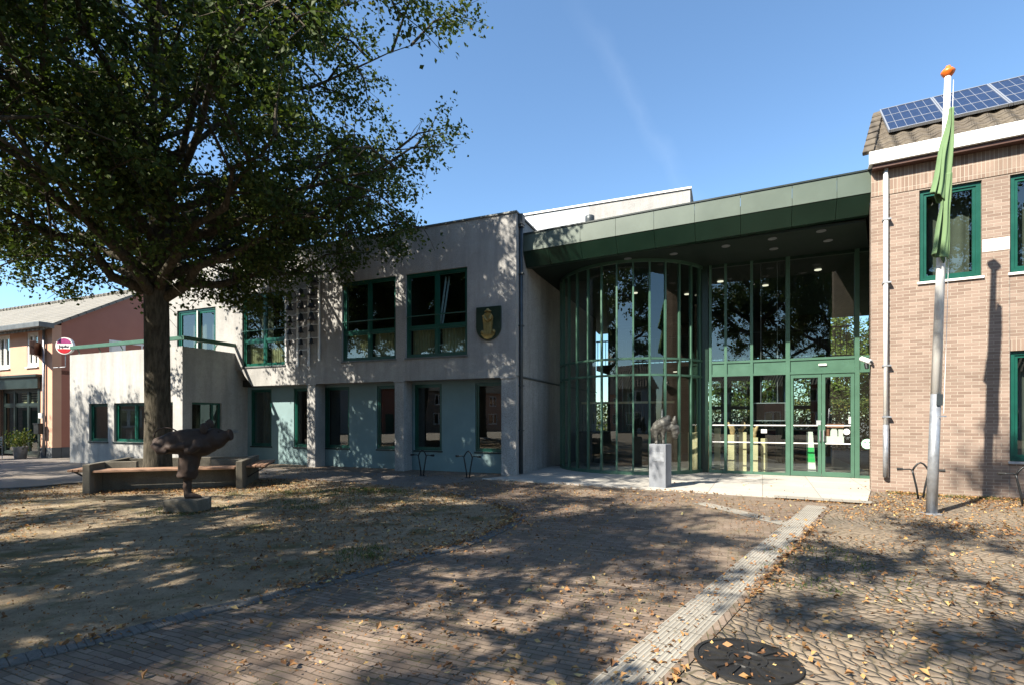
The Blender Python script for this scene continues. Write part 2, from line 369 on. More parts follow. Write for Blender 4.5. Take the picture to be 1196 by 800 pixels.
# ------------------------------------------------------------------ mesh helpers
class MB:
    def __init__(s): s.v = []; s.f = []
    def add(s, vs, fs):
        o = len(s.v); s.v += [tuple(p) for p in vs]; s.f += [tuple(i+o for i in f) for f in fs]; return s
    def box(s, x0, x1, y0, y1, z0, z1):
        return s.add([(x0,y0,z0),(x1,y0,z0),(x1,y1,z0),(x0,y1,z0),(x0,y0,z1),(x1,y0,z1),(x1,y1,z1),(x0,y1,z1)],
                     [(0,3,2,1),(4,5,6,7),(0,1,5,4),(1,2,6,5),(2,3,7,6),(3,0,4,7)])
    def bar(s, a, b, w, h, up=(0,0,1)):
        a = Vector(a); b = Vector(b); d = (b-a).normalized(); u = Vector(up)
        sd = d.cross(u).normalized(); u = sd.cross(d)
        vs = []
        for p in (a, b):
            for i, j in ((-1,-1),(1,-1),(1,1),(-1,1)): vs.append(p + sd*(i*w/2) + u*(j*h/2))
        return s.add(vs, [(3,2,1,0),(4,5,6,7),(0,1,5,4),(1,2,6,5),(2,3,7,6),(3,0,4,7)])
    def prism(s, pts, z0, z1):
        n = len(pts)
        return s.add([(p[0],p[1],z0) for p in pts]+[(p[0],p[1],z1) for p in pts],
                     [tuple(range(n-1,-1,-1)), tuple(range(n,2*n))]+[(i,(i+1)%n,n+(i+1)%n,n+i) for i in range(n)])
    def prism_y(s, pts, y0, y1):           # outline in x,z extruded in y
        n = len(pts)
        return s.add([(p[0],y0,p[1]) for p in pts]+[(p[0],y1,p[1]) for p in pts],
                     [tuple(range(n)), tuple(range(2*n-1,n-1,-1))]+[(i,n+i,n+(i+1)%n,(i+1)%n) for i in range(n)])
    def sheet(s, pts, z): return s.add([(p[0],p[1],z) for p in pts], [tuple(range(len(pts)))])
    def quad(s, *p): return s.add(p, [tuple(range(len(p)))])
    def tube(s, pts, rad, n=8, sx=1.0, cap=True):
        pts = [Vector(p) for p in pts]; m = len(pts)
        rs = rad if isinstance(rad, (list, tuple)) else [rad]*m
        d0 = (pts[1]-pts[0]).normalized()
        ref = Vector((0,0,1)) if abs(d0.z) < .9 else Vector((1,0,0))
        u = d0.cross(ref).normalized(); vs = []; fs = []
        for i, p in enumerate(pts):
            d = (pts[min(i+1,m-1)]-pts[max(i-1,0)]).normalized()
            u = (u - d*u.dot(d)).normalized(); w = d.cross(u)
            for k in range(n):
                a = 2*math.pi*k/n
                vs.append(p + u*(math.cos(a)*rs[i]*sx) + w*(math.sin(a)*rs[i]))
        for i in range(m-1):
            for k in range(n):
                fs.append((i*n+k, i*n+(k+1)%n, (i+1)*n+(k+1)%n, (i+1)*n+k))
        if cap: fs += [tuple(range(n-1,-1,-1)), tuple(range((m-1)*n, m*n))]
        return s.add(vs, fs)
    def lathe(s, c, prof, n=20):
        vs = []; fs = []; m = len(prof)
        for r, z in prof:
            for k in range(n):
                a = 2*math.pi*k/n; vs.append((c[0]+r*math.cos(a), c[1]+r*math.sin(a), c[2]+z))
        for i in range(m-1):
            for k in range(n): fs.append((i*n+k, i*n+(k+1)%n, (i+1)*n+(k+1)%n, (i+1)*n+k))
        fs += [tuple(range(n-1,-1,-1)), tuple(range((m-1)*n, m*n))]
        return s.add(vs, fs)
    def ball(s, c, r, n=12, sc=(1,1,1)):
        prof = [(max(1e-3, r*math.sin(math.pi*i/8)), -r*math.cos(math.pi*i/8)) for i in range(9)]
        o = len(s.v); s.lathe((0,0,0), prof, n)
        for i in range(o, len(s.v)):
            x, y, z = s.v[i]; s.v[i] = (c[0]+x*sc[0], c[1]+y*sc[1], c[2]+z*sc[2])
        return s
    def wall(s, x0, x1, z0, z1, y0, y1, holes=(), skip=()):
        xs = sorted({x0, x1, *[h[0] for h in holes], *[h[1] for h in holes]})
        zs = sorted({z0, z1, *[h[2] for h in holes], *[h[3] for h in holes]})
        xs = [x for x in xs if x0 <= x <= x1]; zs = [z for z in zs if z0 <= z <= z1]
        def solid(i, j):
            if i < 0 or j < 0 or i >= len(xs)-1 or j >= len(zs)-1: return False
            cx = (xs[i]+xs[i+1])/2; cz = (zs[j]+zs[j+1])/2
            return not any(h[0] < cx < h[1] and h[2] < cz < h[3] for h in holes)
        for i in range(len(xs)-1):
            for j in range(len(zs)-1):
                if not solid(i, j): continue
                a, b, c, d = xs[i], xs[i+1], zs[j], zs[j+1]
                s.quad((a,y0,c),(b,y0,c),(b,y0,d),(a,y0,d)); s.quad((a,y1,c),(a,y1,d),(b,y1,d),(b,y1,c))
                if not solid(i-1, j) and not (i == 0 and 'x0' in skip): s.quad((a,y0,c),(a,y0,d),(a,y1,d),(a,y1,c))
                if not solid(i+1, j) and not (i == len(xs)-2 and 'x1' in skip): s.quad((b,y0,c),(b,y1,c),(b,y1,d),(b,y0,d))
                if not solid(i, j-1) and not (j == 0 and 'z0' in skip): s.quad((a,y0,c),(a,y1,c),(b,y1,c),(b,y0,c))
                if not solid(i, j+1) and not (j == len(zs)-2 and 'z1' in skip): s.quad((a,y0,d),(b,y0,d),(b,y1,d),(a,y1,d))
        return s
    def build(s, name, mat, parent=None, smooth=False, bevel=0.0, loc=None, weld=True, uvdir=None):
        me = bpy.data.meshes.new(name); me.from_pydata(s.v, [], s.f)
        bm = bmesh.new(); bm.from_mesh(me)
        if weld: bmesh.ops.remove_doubles(bm, verts=bm.verts, dist=1e-5)
        bmesh.ops.recalc_face_normals(bm, faces=bm.faces)
        uvl = bm.loops.layers.uv.new('UVMap')
        for f in bm.faces:
            n = f.normal
            if uvdir: ax = Vector(uvdir[0]); ay = Vector(uvdir[1])
            elif abs(n.z) > .8: ax, ay = Vector((1,0,0)), Vector((0,1,0))
            elif abs(n.x) > abs(n.y): ax, ay = Vector((0,1,0)), Vector((0,0,1))
            else: ax, ay = Vector((1,0,0)), Vector((0,0,1))
            for l in f.loops: l[uvl].uv = (l.vert.co.dot(ax), l.vert.co.dot(ay))
            f.smooth = smooth
        bm.to_mesh(me); bm.free()
        me.materials.append(mat)
        o = bpy.data.objects.new(name, me); COL.objects.link(o)
        if parent is not None: o.parent = parent
        if loc: o.location = loc
        if bevel:
            md = o.modifiers.new('bevel', 'BEVEL'); md.width = bevel; md.segments = 2; md.limit_method = 'ANGLE'; md.angle_limit = R(40)
        return o

def tag(o, label=None, cat=None, group=None, kind=None):
    if label: o['label'] = label
    if cat: o['category'] = cat
    if group: o['group'] = group
    if kind: o['kind'] = kind
    return o
def thing(name, label, cat, loc=(0,0,0), rot=0, group=None):
    o = bpy.data.objects.new(name, None); COL.objects.link(o); o.location = loc; o.rotation_euler = (0,0,rot)
    o.empty_display_size = .2
    return tag(o, label, cat, group)
def struct(o): o['kind'] = 'structure'; return o
def copy_tree(o, parent=None):
    c = o.copy(); COL.objects.link(c); c.parent = parent
    for ch in [x for x in o.children]: copy_tree(ch, c)
    return c

def window(parent, x0, x1, z0, z1, y, mat, gl, fw=.06, dp=.08, mull=(), trans=(), sill=None, sillmat=None, inner=.045, name='window'):
    b = MB()
    b.box(x0, x0+fw, y, y+dp, z0, z1).box(x1-fw, x1, y, y+dp, z0, z1)
    b.box(x0+fw, x1-fw, y, y+dp, z0, z0+fw).box(x0+fw, x1-fw, y, y+dp, z1-fw, z1)
    for x in mull: b.box(x-fw*.6, x+fw*.6, y+.004, y+dp-.004, z0+fw, z1-fw)
    xs = [x0+fw] + [m for m in mull] + [x1-fw]
    for z in trans:
        for i in range(len(xs)-1):
            a = xs[i] + (fw*.6 if i else 0); c = xs[i+1] - (fw*.6 if i < len(xs)-2 else 0)
            b.box(a, c, y+.006, y+dp-.006, z-fw*.45, z+fw*.45)
    # inner sash in each light
    zs = [z0+fw] + list(trans) + [z1-fw]
    for i in range(len(xs)-1):
        a = xs[i] + (fw*.6 if i else 0); c = xs[i+1] - (fw*.6 if i < len(xs)-2 else 0)
        for j in range(len(zs)-1):
            lo = zs[j] + (fw*.45 if j else 0); hi = zs[j+1] - (fw*.45 if j < len(zs)-2 else 0)
            q = inner; ya, yb = y+.022, y+dp-.012
            b.box(a, a+q, ya, yb, lo, hi).box(c-q, c, ya, yb, lo, hi)
            b.box(a+q, c-q, ya, yb, lo, lo+q).box(a+q, c-q, ya, yb, hi-q, hi)
    w = b.build(name, mat, parent, weld=False)
    yp = y+dp*.62
    MB().quad((x0+fw*.5,yp,z0+fw*.5),(x1-fw*.5,yp,z0+fw*.5),(x1-fw*.5,yp,z1-fw*.5),(x0+fw*.5,yp,z1-fw*.5)).build('pane', gl, w)
    if sill:
        MB().box(x0-.03, x1+.03, y-sill, y+.01, z0-.05, z0-.004).build('sill', sillmat or mat, w, bevel=.004)
    return w

def curtain(parent, x0, x1, z0, z1, y, mat, wave=.09, amp=.025):
    b = MB(); n = max(8, int((x1-x0)/wave*6)); vs = []; fs = []
    for i in range(n+1):
        x = x0+(x1-x0)*i/n; yy = y + amp*math.sin(2*math.pi*(x-x0)/wave)
        vs += [(x, yy, z0), (x, yy, z1)]
    for i in range(n): fs.append((2*i, 2*i+2, 2*i+3, 2*i+1))
    b.add(vs, fs); return b.build('curtain', mat, parent, smooth=True)

def text_mesh(txt, size, name, mat, parent, loc, rot=(R(90),0,0), align='CENTER', depth=.004):
    cu = bpy.data.curves.new(name, 'FONT'); cu.body = txt; cu.size = size; cu.align_x = align; cu.align_y = 'CENTER'; cu.extrude = depth; cu.resolution_u = 3
    tmp = bpy.data.objects.new(name, cu); COL.objects.link(tmp)
    dg = bpy.context.evaluated_depsgraph_get(); me = bpy.data.meshes.new_from_object(tmp.evaluated_get(dg))
    bpy.data.objects.remove(tmp); bpy.data.curves.remove(cu)
    me.name = name; me.materials.clear(); me.materials.append(mat)
    o = bpy.data.objects.new(name, me); COL.objects.link(o); o.parent = parent; o.location = loc; o.rotation_euler = rot
    return o

def remesh(b, name, mat, parent=None, voxel=.02, smooth_it=6, disp=0.0, dscale=.1, loc=None):
    me = bpy.data.meshes.new(name); me.from_pydata(b.v, [], b.f)
    bm = bmesh.new(); bm.from_mesh(me); bmesh.ops.recalc_face_normals(bm, faces=bm.faces); bm.to_mesh(me); bm.free()
    tmp = bpy.data.objects.new(name, me); COL.objects.link(tmp)
    m = tmp.modifiers.new('r', 'REMESH'); m.mode = 'VOXEL'; m.voxel_size = voxel
    m = tmp.modifiers.new('s', 'SMOOTH'); m.iterations = smooth_it; m.factor = .5
    if disp:
        tx = bpy.data.textures.new(name+'_lumps', 'CLOUDS'); tx.noise_scale = dscale
        m = tmp.modifiers.new('d', 'DISPLACE'); m.texture = tx; m.strength = disp; m.mid_level = .5; m.texture_coords = 'LOCAL'
    dg = bpy.context.evaluated_depsgraph_get(); out = bpy.data.meshes.new_from_object(tmp.evaluated_get(dg))
    bpy.data.objects.remove(tmp); out.name = name
    out.materials.clear(); out.materials.append(mat)
    out.polygons.foreach_set('use_smooth', [True]*len(out.polygons))
    o = bpy.data.objects.new(name, out); COL.objects.link(o)
    if parent is not None: o.parent = parent
    if loc: o.location = loc
    return o

def leaf_mesh(name, P, N, size, rnd, rs, flat=False, aspect=.72):
    """P centres, N normals: each leaf two triangles folded along its midrib."""
    n = len(P)
    N = N/np.linalg.norm(N, axis=1, keepdims=True)
    a = rs.normal(size=(n,3)); a -= N*np.sum(a*N, axis=1, keepdims=True); a /= np.linalg.norm(a, axis=1, keepdims=True)
    b = np.cross(N, a); L = size[:,None]; fold = (.22 if not flat else .34)*L*(1 if not flat else rs.uniform(-.5, 1.3, (n,1)))
    v = np.empty((n,4,3))
    v[:,0] = P-a*L*.5; v[:,2] = P+a*L*.5+ (N*fold*.3)
    mid = P+a*L*-.06
    v[:,1] = mid+b*L*aspect*.5+N*fold; v[:,3] = mid-b*L*aspect*.5+N*fold
    me = bpy.data.meshes.new(name)
    me.vertices.add(4*n); me.vertices.foreach_set('co', v.reshape(-1))
    base = (np.arange(n)*4)[:,None]
    idx = (base+np.array([0,1,2,0,2,3])).reshape(-1)
    me.loops.add(6*n); me.loops.foreach_set('vertex_index', idx.astype(np.int32))
    me.polygons.add(2*n); me.polygons.foreach_set('loop_start', (np.arange(2*n)*3).astype(np.int32))
    me.update(calc_edges=True)
    at = me.attributes.new('rnd', 'FLOAT', 'FACE'); at.data.foreach_set('value', np.repeat(rnd, 2).astype(np.float32))
    return me

# ------------------------------------------------------------------ the ground and its layers
g = MB().sheet([(-500,-500),(500,-500),(500,500),(-500,500)], 0).build('ground', M['asphalt']); struct(g)
o = MB().sheet([(-60,-30),(60,-30),(60,24),(-60,24)], .004).build('brick_paving', M['clinker']); struct(o)
# grey clinker street along the left buildings
o = MB().sheet([(-60,40),(-10.9,11.1),(-10.1,12.05),(-6.5,13.15),(-2.2,11.35),(-.5,13.2),(-12,17.6),(-40,40)], .008).build('grey_paving', M['clinker_grey']); struct(o)

def catmull(pts, k=10, closed=False):
    P = [Vector((p[0], p[1], 0)) for p in pts]; out = []; n = len(P)
    for i in range(n-1 if not closed else n):
        p0 = P[max(i-1,0)] if not closed else P[i-1]; p1 = P[i]; p2 = P[(i+1)%n]
        p3 = P[min(i+2,n-1)] if not closed else P[(i+2)%n]
        for j in range(k):
            t = j/k
            out.append(.5*((2*p1)+(p2-p0)*t+(2*p0-5*p1+4*p2-p3)*t*t+(3*p1-p0-3*p2+p3)*t**3))
    if not closed: out.append(P[-1])
    return [(p.x, p.y) for p in out]
edge = catmull([(-3.95,2.2),(-3.15,3.2),(-2.777,3.62),(-2.44,4.02),(-1.8,4.69),(-1.07,5.62),(-.566,6.27),(-.13,7.2),(.05,7.9),(-.12,8.65),(-.48,9.28),(-1.1,10.25),(-2.2,11.3)])
back = catmull([(-2.2,11.3),(-4.2,12.4),(-6.5,13.1),(-8.4,12.9),(-10.1,12.0),(-10.9,10.95),(-15,10),(-19,7)])
sand_pts = edge + back[1:] + [(-19,-2),(-8,-2)]
o = MB().sheet(sand_pts, .012).build('sand_bed', M['sand']); struct(o)
kb = MB(); L = [Vector((p[0],p[1],0)) for p in edge]
def offs(L, d):
    out = []
    for i, p in enumerate(L):
        t = (L[min(i+1,len(L)-1)]-L[max(i-1,0)]).normalized(); out.append(p+Vector((t.y,-t.x,0))*d)
    return out
A_, B_ = offs(L, -.02), offs(L, .15)
step = 0
for i in range(len(L)-1):
    sh = (A_[i+1]-A_[i])*.008
    kb.prism([(A_[i]+sh)[:2], (B_[i]+sh)[:2], (B_[i+1]-sh)[:2], (A_[i+1]-sh)[:2]], .002, .02)
o = kb.build('kerb_edging', M['kerbstone'], bevel=.006); struct(o)
# far kerb of the sand bed towards the street
kb = MB(); L = [Vector((p[0],p[1],0)) for p in back[24:]]; A_, B_ = offs(L, -.02), offs(L, .13)
for i in range(len(L)-1): kb.prism([A_[i][:2], B_[i][:2], B_[i+1][:2], A_[i+1][:2]], .002, .05)
o = kb.build('street_kerb', M['kerbstone']); struct(o)

sd = Vector((.6135,.7897,0)); sn = Vector((sd.y,-sd.x,0)); s0 = Vector((5.175,9.0,0))
def strip_pts(a, b, w): return [(a)[:2], (a+sn*w)[:2], (b+sn*w)[:2], (b)[:2]]
q = strip_pts(s0-sd*9.5, s0, .3)
o = MB().sheet(q, .016).build('guide_strip', M['strip'], uvdir=(tuple(sd), tuple(sn))); struct(o)
pa = Vector((3.95,7.35,0)); pb = Vector((3.38,9.25,0)); pd = (pb-pa).normalized(); pn = Vector((pd.y,-pd.x,0))
o = MB().sheet([(pa-pn*.15)[:2],(pa+pn*.15)[:2],(pb+pn*.15)[:2],(pb-pn*.15)[:2]], .012).build('guide_strip_branch', M['strip'], uvdir=(tuple(pd), tuple(pn))); struct(o)
ca = s0-sd*9.5+sn*.3; cb = s0+sn*.3
# dark brick edging beside the guide strip, then the cobbles
o = MB().sheet([ca[:2], (ca+sn*.07)[:2], (cb+sn*.07)[:2], cb[:2]], .016).build('brick_edging', M['clinker'], uvdir=(tuple(sd), tuple(sn))); struct(o)
ca += sn*.07; cb += sn*.07
o = MB().sheet([ca[:2], (14,-4), (18,4), (13.6,7.2), (7.55,10.72), (6.45,9.2), cb[:2]], .008).build('cobble_paving', M['cobble']); struct(o)
o = MB().prism([(-.75,12.95),(6.36,9.2),(7.5,10.74),(9.6,13.4),(6.0,16),(1.2,16.5),(.1,13.7)], -.05, .03).build('entrance_slabs', M['slab']); struct(o)
o = MB().sheet([(4.95,9.72),(6.3,9.0),(6.5,9.28),(5.12,10.02)], .036).build('ribbed_slab', M['strip'], uvdir=((.88,-.47,0),(.47,.88,0))); struct(o)

# ------------------------------------------------------------------ town hall, left block
TH = thing('town_hall', 'grey concrete two storey town hall block with teal ground floor and green windows', 'building', (.11,13.64,0), R(-22.5))
LW = -14.0
wins = [(-3.47,-1.46),(-5.80,-3.82),(-10.06,-8.13)]
holes = [(a,b,3.30,5.72) for a,b in wins] + [(-13.35,-11.35,3.5,5.45)]
b = MB().wall(LW, 0, 3.2, 6.99, 0, .3, holes, skip=('z0',))
pts = [(-10.15,3.2),(-9.6,2.64),(-.0,2.64),(0,3.2)]
n = len(b.v)
b.add([(p[0],0,p[1]) for p in pts]+[(p[0],.5,p[1]) for p in pts], [(0,1,2,3),(4,7,6,5),(0,4,5,1),(1,5,6,2),(2,6,7,3)])
b.quad((LW,0,3.2),(LW,.3,3.2),(-10.15,.3,3.2),(-10.15,0,3.2))
b.build('upper_wall', M['concrete'], TH)
# side wall towards the entrance
b = MB().box(-.3, -.012, .3, 9.2, 2.70, 6.99); b.build('side_wall', M['concrete'], TH)
b = MB().box(-.3, -.012, .47, 9.2, 0, 2.64); b.build('side_wall', M['concrete'], TH)
MB().box(-.28, -.04, .45, 9.2, 2.64, 2.70).build('joint', M['coping'], TH)
MB().box(-.012, .028, .02, 9.2, 2.655, 2.69).build('ledge', M['coping'], TH)
for x0, x1 in ((-.435,-.0),(-3.86,-3.55),(-7.2,-6.87)):
    MB().box(x0, x1, .004, .45, 0, 2.60).box(x0-.03, x1+(.03 if x1 < -.1 else .0), -.012, .46, 2.60, 2.638).build('column', M['concrete'], TH, bevel=.008)
# ground floor behind the columns
gw = [(-1.46,-.55),(-3.5,-2.56),(-4.87,-3.95),(-6.95,-5.94),(-8.26,-7.35),(-10.24,-9.27)]
MB().wall(-10.9, -.3, 0, 2.64, .5, .75, [(a,b_,.6,2.56) for a,b_ in gw]).build('ground_floor_wall', M['teal'], TH)
for a, c in gw:
    window(TH, a, c, .6, 2.56, .53, M['emerald'], M['glass'], fw=.05, sill=.05, sillmat=M['shopdark'])
for a, c in wins:
    m = (a+c)/2
    window(TH, a, c, 3.30, 5.72, .06, M['emerald'], M['glass'], fw=.06, mull=(m,), trans=(4.15,), sill=.09, sillmat=M['coping'])
    rb = MB(); z = 4.48
    rb.tube([(a+.03, .0, z),(c-.03, .0, z)], .018, 6)
    for x in (a+.05, m, c-.05): rb.bar((x, .0, z),(x, .07, z), .02, .02)
    rb.build('guard_rail', M['emerald'], TH)
    curtain(TH, a+.1, m-.08, 3.36, 4.12, .24, M['curtain']); curtain(TH, m+.08, c-.1, 3.36, 4.12, .25, M['curtain'], .11)
window(TH, -13.35, -11.35, 3.5, 5.45, .05, M['emerald'], M['glass'], fw=.07, mull=(-12.35,), inner=.09)
MB().box(-12.31, -12.27, -.0, .045, 3.6, 5.38).build('white_post', M['white'], TH)
curtain(TH, -13.2, -11.45, 3.56, 5.4, .4, M['grey_curtain'], .3)
curtain(TH, -9.9, -9.2, 4.2, 5.6, .5, M['grey_curtain'], .3)
for a, c in (gw[4], gw[5]): curtain(TH, a+.08, c-.08, .66, 2.5, .95, M['grey_curtain'], .2)
# open sash leaning in the second window
s_ = MB(); 
s_.bar((-2.42,.16,4.2),(-2.30,.3,5.6), .05, .05).bar((-2.34,.16,4.2),(-2.20,.32,5.6), .045, .045)
s_.build('tilted_sash', M['galv'], TH)
# shell
b = MB(); b.box(LW, -.3, 9.0, 9.2, 0, 6.95).box(LW, LW+.25, .3, 9.0, 2.9, 6.95).box(-10.9,-10.65,.75,9.0,0,2.64)
b.build('rear_wall', M['concrete'], TH)
MB().box(LW+.25, -.3, .3, 9.0, 6.55, 6.8).build('roof', M['rooftar'], TH)
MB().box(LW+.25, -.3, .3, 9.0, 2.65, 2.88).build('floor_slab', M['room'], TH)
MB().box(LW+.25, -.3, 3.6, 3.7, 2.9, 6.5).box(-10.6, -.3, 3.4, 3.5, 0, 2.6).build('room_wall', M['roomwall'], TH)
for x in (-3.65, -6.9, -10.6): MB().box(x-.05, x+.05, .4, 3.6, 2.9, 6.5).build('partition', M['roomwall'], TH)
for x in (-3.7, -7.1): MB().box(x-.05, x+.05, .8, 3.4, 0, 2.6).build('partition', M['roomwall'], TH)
MB().box(LW-.02, .03, -.035, .335, 6.99, 7.035).box(-.33, .03, .335, 9.2, 6.99, 7.035).build('coping', M['coping'], TH)
# downpipe on the side wall
MB().tube([(.06,.22,6.75),(.06,.22,.06)], .05, 12).build('downpipe', M['pipe'], TH, smooth=True)
MB().box(-.005, .13, .12, .32, 6.72, 7.0).box(.0,.12,.14,.30,6.66,6.72).build('hopper', M['pipe'], TH, bevel=.01)
for z in (1.2, 2.4, 4.0, 5.4): MB().box(-.012, .125, .155, .285, z, z+.035).build('pipe_bracket', M['pipe'], TH)

# crest on the facade
CR = thing('municipal_crest', 'dark green shield with a gilded robed saint on the concrete facade', 'crest', TH.matrix_world @ Vector((0,0,0)), 0)
CR.location = (.11,13.64,0); CR.rotation_euler = (0,0,R(-22.5))
def shield(cx, zt, w, h, k=0.0):
    p = [(cx-w/2+k, zt-k),(cx+w/2-k, zt-k)]
    for i in range(15):
        a = math.pi*i/14; p.append((cx+(w/2-k)*math.cos(a), zt-h+w/2-(w/2-k)*math.sin(a)*1.0))
    return p[::-1]
MB().prism_y(shield(-.79, 4.55, .74, .91), -.06, -.0).build('shield', M['darkgreen'], CR, bevel=.012)
f = MB()
f.prism_y([(-.90,3.78),(-.92,4.05),(-.94,4.25),(-.88,4.36),(-.79,4.39),(-.70,4.36),(-.64,4.25),(-.66,4.05),(-.68,3.78)], -.10, -.055)
f.ball((-.79,-.09,4.44), .055, 12).lathe((-.79,-.075,4.40), [(.09,0),(.095,.02),(.085,.035)], 16)
f.tube([(-.91,-.11,4.3),(-.85,-.14,4.2),(-.78,-.13,4.14)], [.04,.04,.03], 8).tube([(-.67,-.11,4.3),(-.71,-.14,4.2),(-.78,-.13,4.15)], [.04,.04,.03], 8)
for x in (-.88,-.84,-.79,-.74,-.70): f.tube([(x,-.105,3.8),(x*.97-.02,-.11,4.1)], .014, 6)
f.ball((-.95,-.07,3.86), .06, 10).ball((-.63,-.07,3.87), .055, 10)
f.prism_y([(-1.0,3.80),(-.9,3.70),(-.79,3.67),(-.68,3.70),(-.58,3.80),(-.79,3.84)], -.085, -.055)
f.build('saint_relief', M['gold'], CR, smooth=False)

# carillon bells on the facade: rails as one thing, each bell hangs as its own
BR = thing('bell_rack', 'four thin upright rails holding the facade bells', 'rack', (.11,13.64,0), R(-22.5))
for x, z0, z1 in ((-8.03,3.35,5.55),(-7.54,3.2,5.6),(-7.08,3.2,6.05),(-6.66,3.35,6.05)):
    MB().box(x-.03, x+.03, -.075, -.035, z0, z1).build('rail', M['white'], BR)
for x in (-8.03,-7.54,-7.08,-6.66):
    for z in (3.6,4.5,5.4): MB().box(x-.015, x+.015, -.036, .0, z-.02, z+.02).build('bracket', M['galv'], BR)
bells = [('left',-7.78,[(5.50,.24),(5.13,.225),(4.72,.21),(4.32,.17),(3.98,.13)]),
         ('middle',-7.30,[(5.52,.25),(5.15,.24),(4.75,.22),(4.35,.18),(3.97,.16),(3.64,.14)]),
         ('right',-6.87,[(6.0,.33),(5.55,.27),(5.15,.25),(4.75,.24),(4.37,.2),(3.98,.16)])]
ordn = ['topmost','second from the top','third from the top','fourth from the top','fifth from the top','lowest']
rot = Matrix.Rotation(R(-22.5), 4, 'Z')
for side, x, lst in bells:
    for i, (z, w) in enumerate(lst):
        r = w/2; p = Vector((.11,13.64,0)) + rot @ Vector((x, -.16, z))
        word = ordn[-1] if i == len(lst)-1 else ordn[i]
        t = thing('bell', f'dark bronze bell, {word} in the {side} row of facade bells', 'bell', p, R(-22.5), 'carillon bells on the facade')
        MB().lathe((0,0,-w*.55), [(r,0),(r*1.02,.02*w),(r*.86,.12*w),(r*.68,.3*w),(r*.6,.6*w),(r*.55,.85*w),(r*.4,.98*w),(r*.12,1.03*w),(r*.1,1.1*w)], 18).build('shell', M['black'], t, smooth=True)
        MB().box(-.26, .24, .045, .085, w*.5, w*.5+.02).box(-.015,.015,0,.05,w*.5,w*.5+.02).build('hanger', M['white'], t)
        MB().tube([(0,0,w*.2),(0,0,-w*.52)], .008, 6).ball((0,0,-w*.55), .022, 8).build('clapper', M['black'], t)

# ------------------------------------------------------------------ annex with roof terrace
AX = thing('concrete_annex', 'low pale concrete annex with roof terrace and green top rail', 'building', (-15.62,18.15,0), R(-22.5))
AWd = 5.86
MB().wall(0, AWd, 0, 3.78, 0, .25, [(1.11,2.15,.77,2.06),(2.48,5.42,.77,2.06)]).build('front_wall', M['concrete_white'], AX)
b = MB(); hs = [(.31,1.34,.77,2.06)]
ys = [.25,.31,1.34,2.5]
for y0, y1 in ((.25,.31),(1.34,2.6)): b.box(AWd-.25, AWd-.0, y0, y1, 0, 3.78)
b.box(AWd-.25, AWd, .31, 1.34, 0, .77).box(AWd-.25, AWd, .31, 1.34, 2.06, 3.78)
b.build('side_wall', M['concrete_white'], AX)
MB().box(0, .25, .25, 6, 0, 3.78).box(.25,AWd-.25,5.8,6,0,3.4).build('rear_wall', M['concrete_white'], AX)
MB().box(.25, AWd-.25, .25, 5.8, 3.2, 3.4).build('terrace_deck', M['rooftar'], AX)
MB().box(.25, AWd-.25, 2.4, 2.5, 0, 3.2).build('room_wall', M['roomwall'], AX)
window(AX, 1.11, 2.15, .77, 2.06, .07, M['emerald'], M['glass'], fw=.055, sill=.1, sillmat=M['shopdark'])
window(AX, 2.48, 5.42, .77, 2.06, .07, M['emerald'], M['glass'], fw=.055, mull=(3.5,4.46), sill=.1, sillmat=M['shopdark'])
# side window: built facing +x
def window_x(parent, y0, y1, z0, z1, x, mat, gl, fw=.06, dp=.08):
    b = MB(); b.box(x-dp,x,y0,y0+fw,z0,z1).box(x-dp,x,y1-fw,y1,z0,z1).box(x-dp,x,y0+fw,y1-fw,z0,z0+fw).box(x-dp,x,y0+fw,y1-fw,z1-fw,z1)
    b.box(x-dp+.005,x-.005,y1-.3,y1-.24,z0+fw,z1-fw)
    w = b.build('window', mat, parent, weld=False)
    MB().quad((x-.05,y0+.03,z0+.03),(x-.05,y1-.03,z0+.03),(x-.05,y1-.03,z1-.03),(x-.05,y0+.03,z1-.03)).build('pane', gl, w); return w
window_x(AX, .31, 1.34, .77, 2.06, AWd-.08, M['emerald'], M['glass'])
MB().box(AWd, AWd+.05, 1.62, 1.95, 1.05, 1.13).build('letter_slot', M['galv'], AX, bevel=.01)
b = MB(); b.box(-.04, AWd+.04, .02, .10, 3.98, 4.10).box(AWd-.04, AWd+.04, .10, 2.3, 3.98, 4.10); b.build('rail', M['green'], AX, bevel=.006)
b = MB()
for x in (.3,1.5,2.7,3.9,5.1): b.tube([(x,.12,3.78),(x,.14,3.86),(x,.1,3.93),(x,.07,3.99)], .016, 6)
for y in (.5,1.2,1.9): b.tube([(AWd-.12,y,3.78),(AWd-.14,y,3.86),(AWd-.08,y,3.93),(AWd-.02,y,3.99)], .016, 6)
b.build('rail_bracket', M['green'], AX)
# white vase and desk lamp behind the annex panes
VZ = thing('desk_lamp', 'white desk lamp and computer behind the middle annex window', 'lamp', (0,0,0), 0)
VZ.location = AX.location; VZ.rotation_euler = AX.rotation_euler
MB().box(1.3,2.05,.9,1.4,.72,.76).box(2.6,5.3,.9,1.5,.72,.76).build('desk', M['ply'], VZ)
MB().lathe((3.15,.9,.76), [(.08,0),(.06,.03),(.02,.1),(.015,.4),(.07,.45),(.04,.6)], 12).build('lamp_shade', M['white'], VZ, smooth=True)
MB().box(1.5,1.85,.95,1.0,.8,1.15).box(3.7,4.1,1.0,1.05,.8,1.1).build('screen_back', M['galv'], VZ)

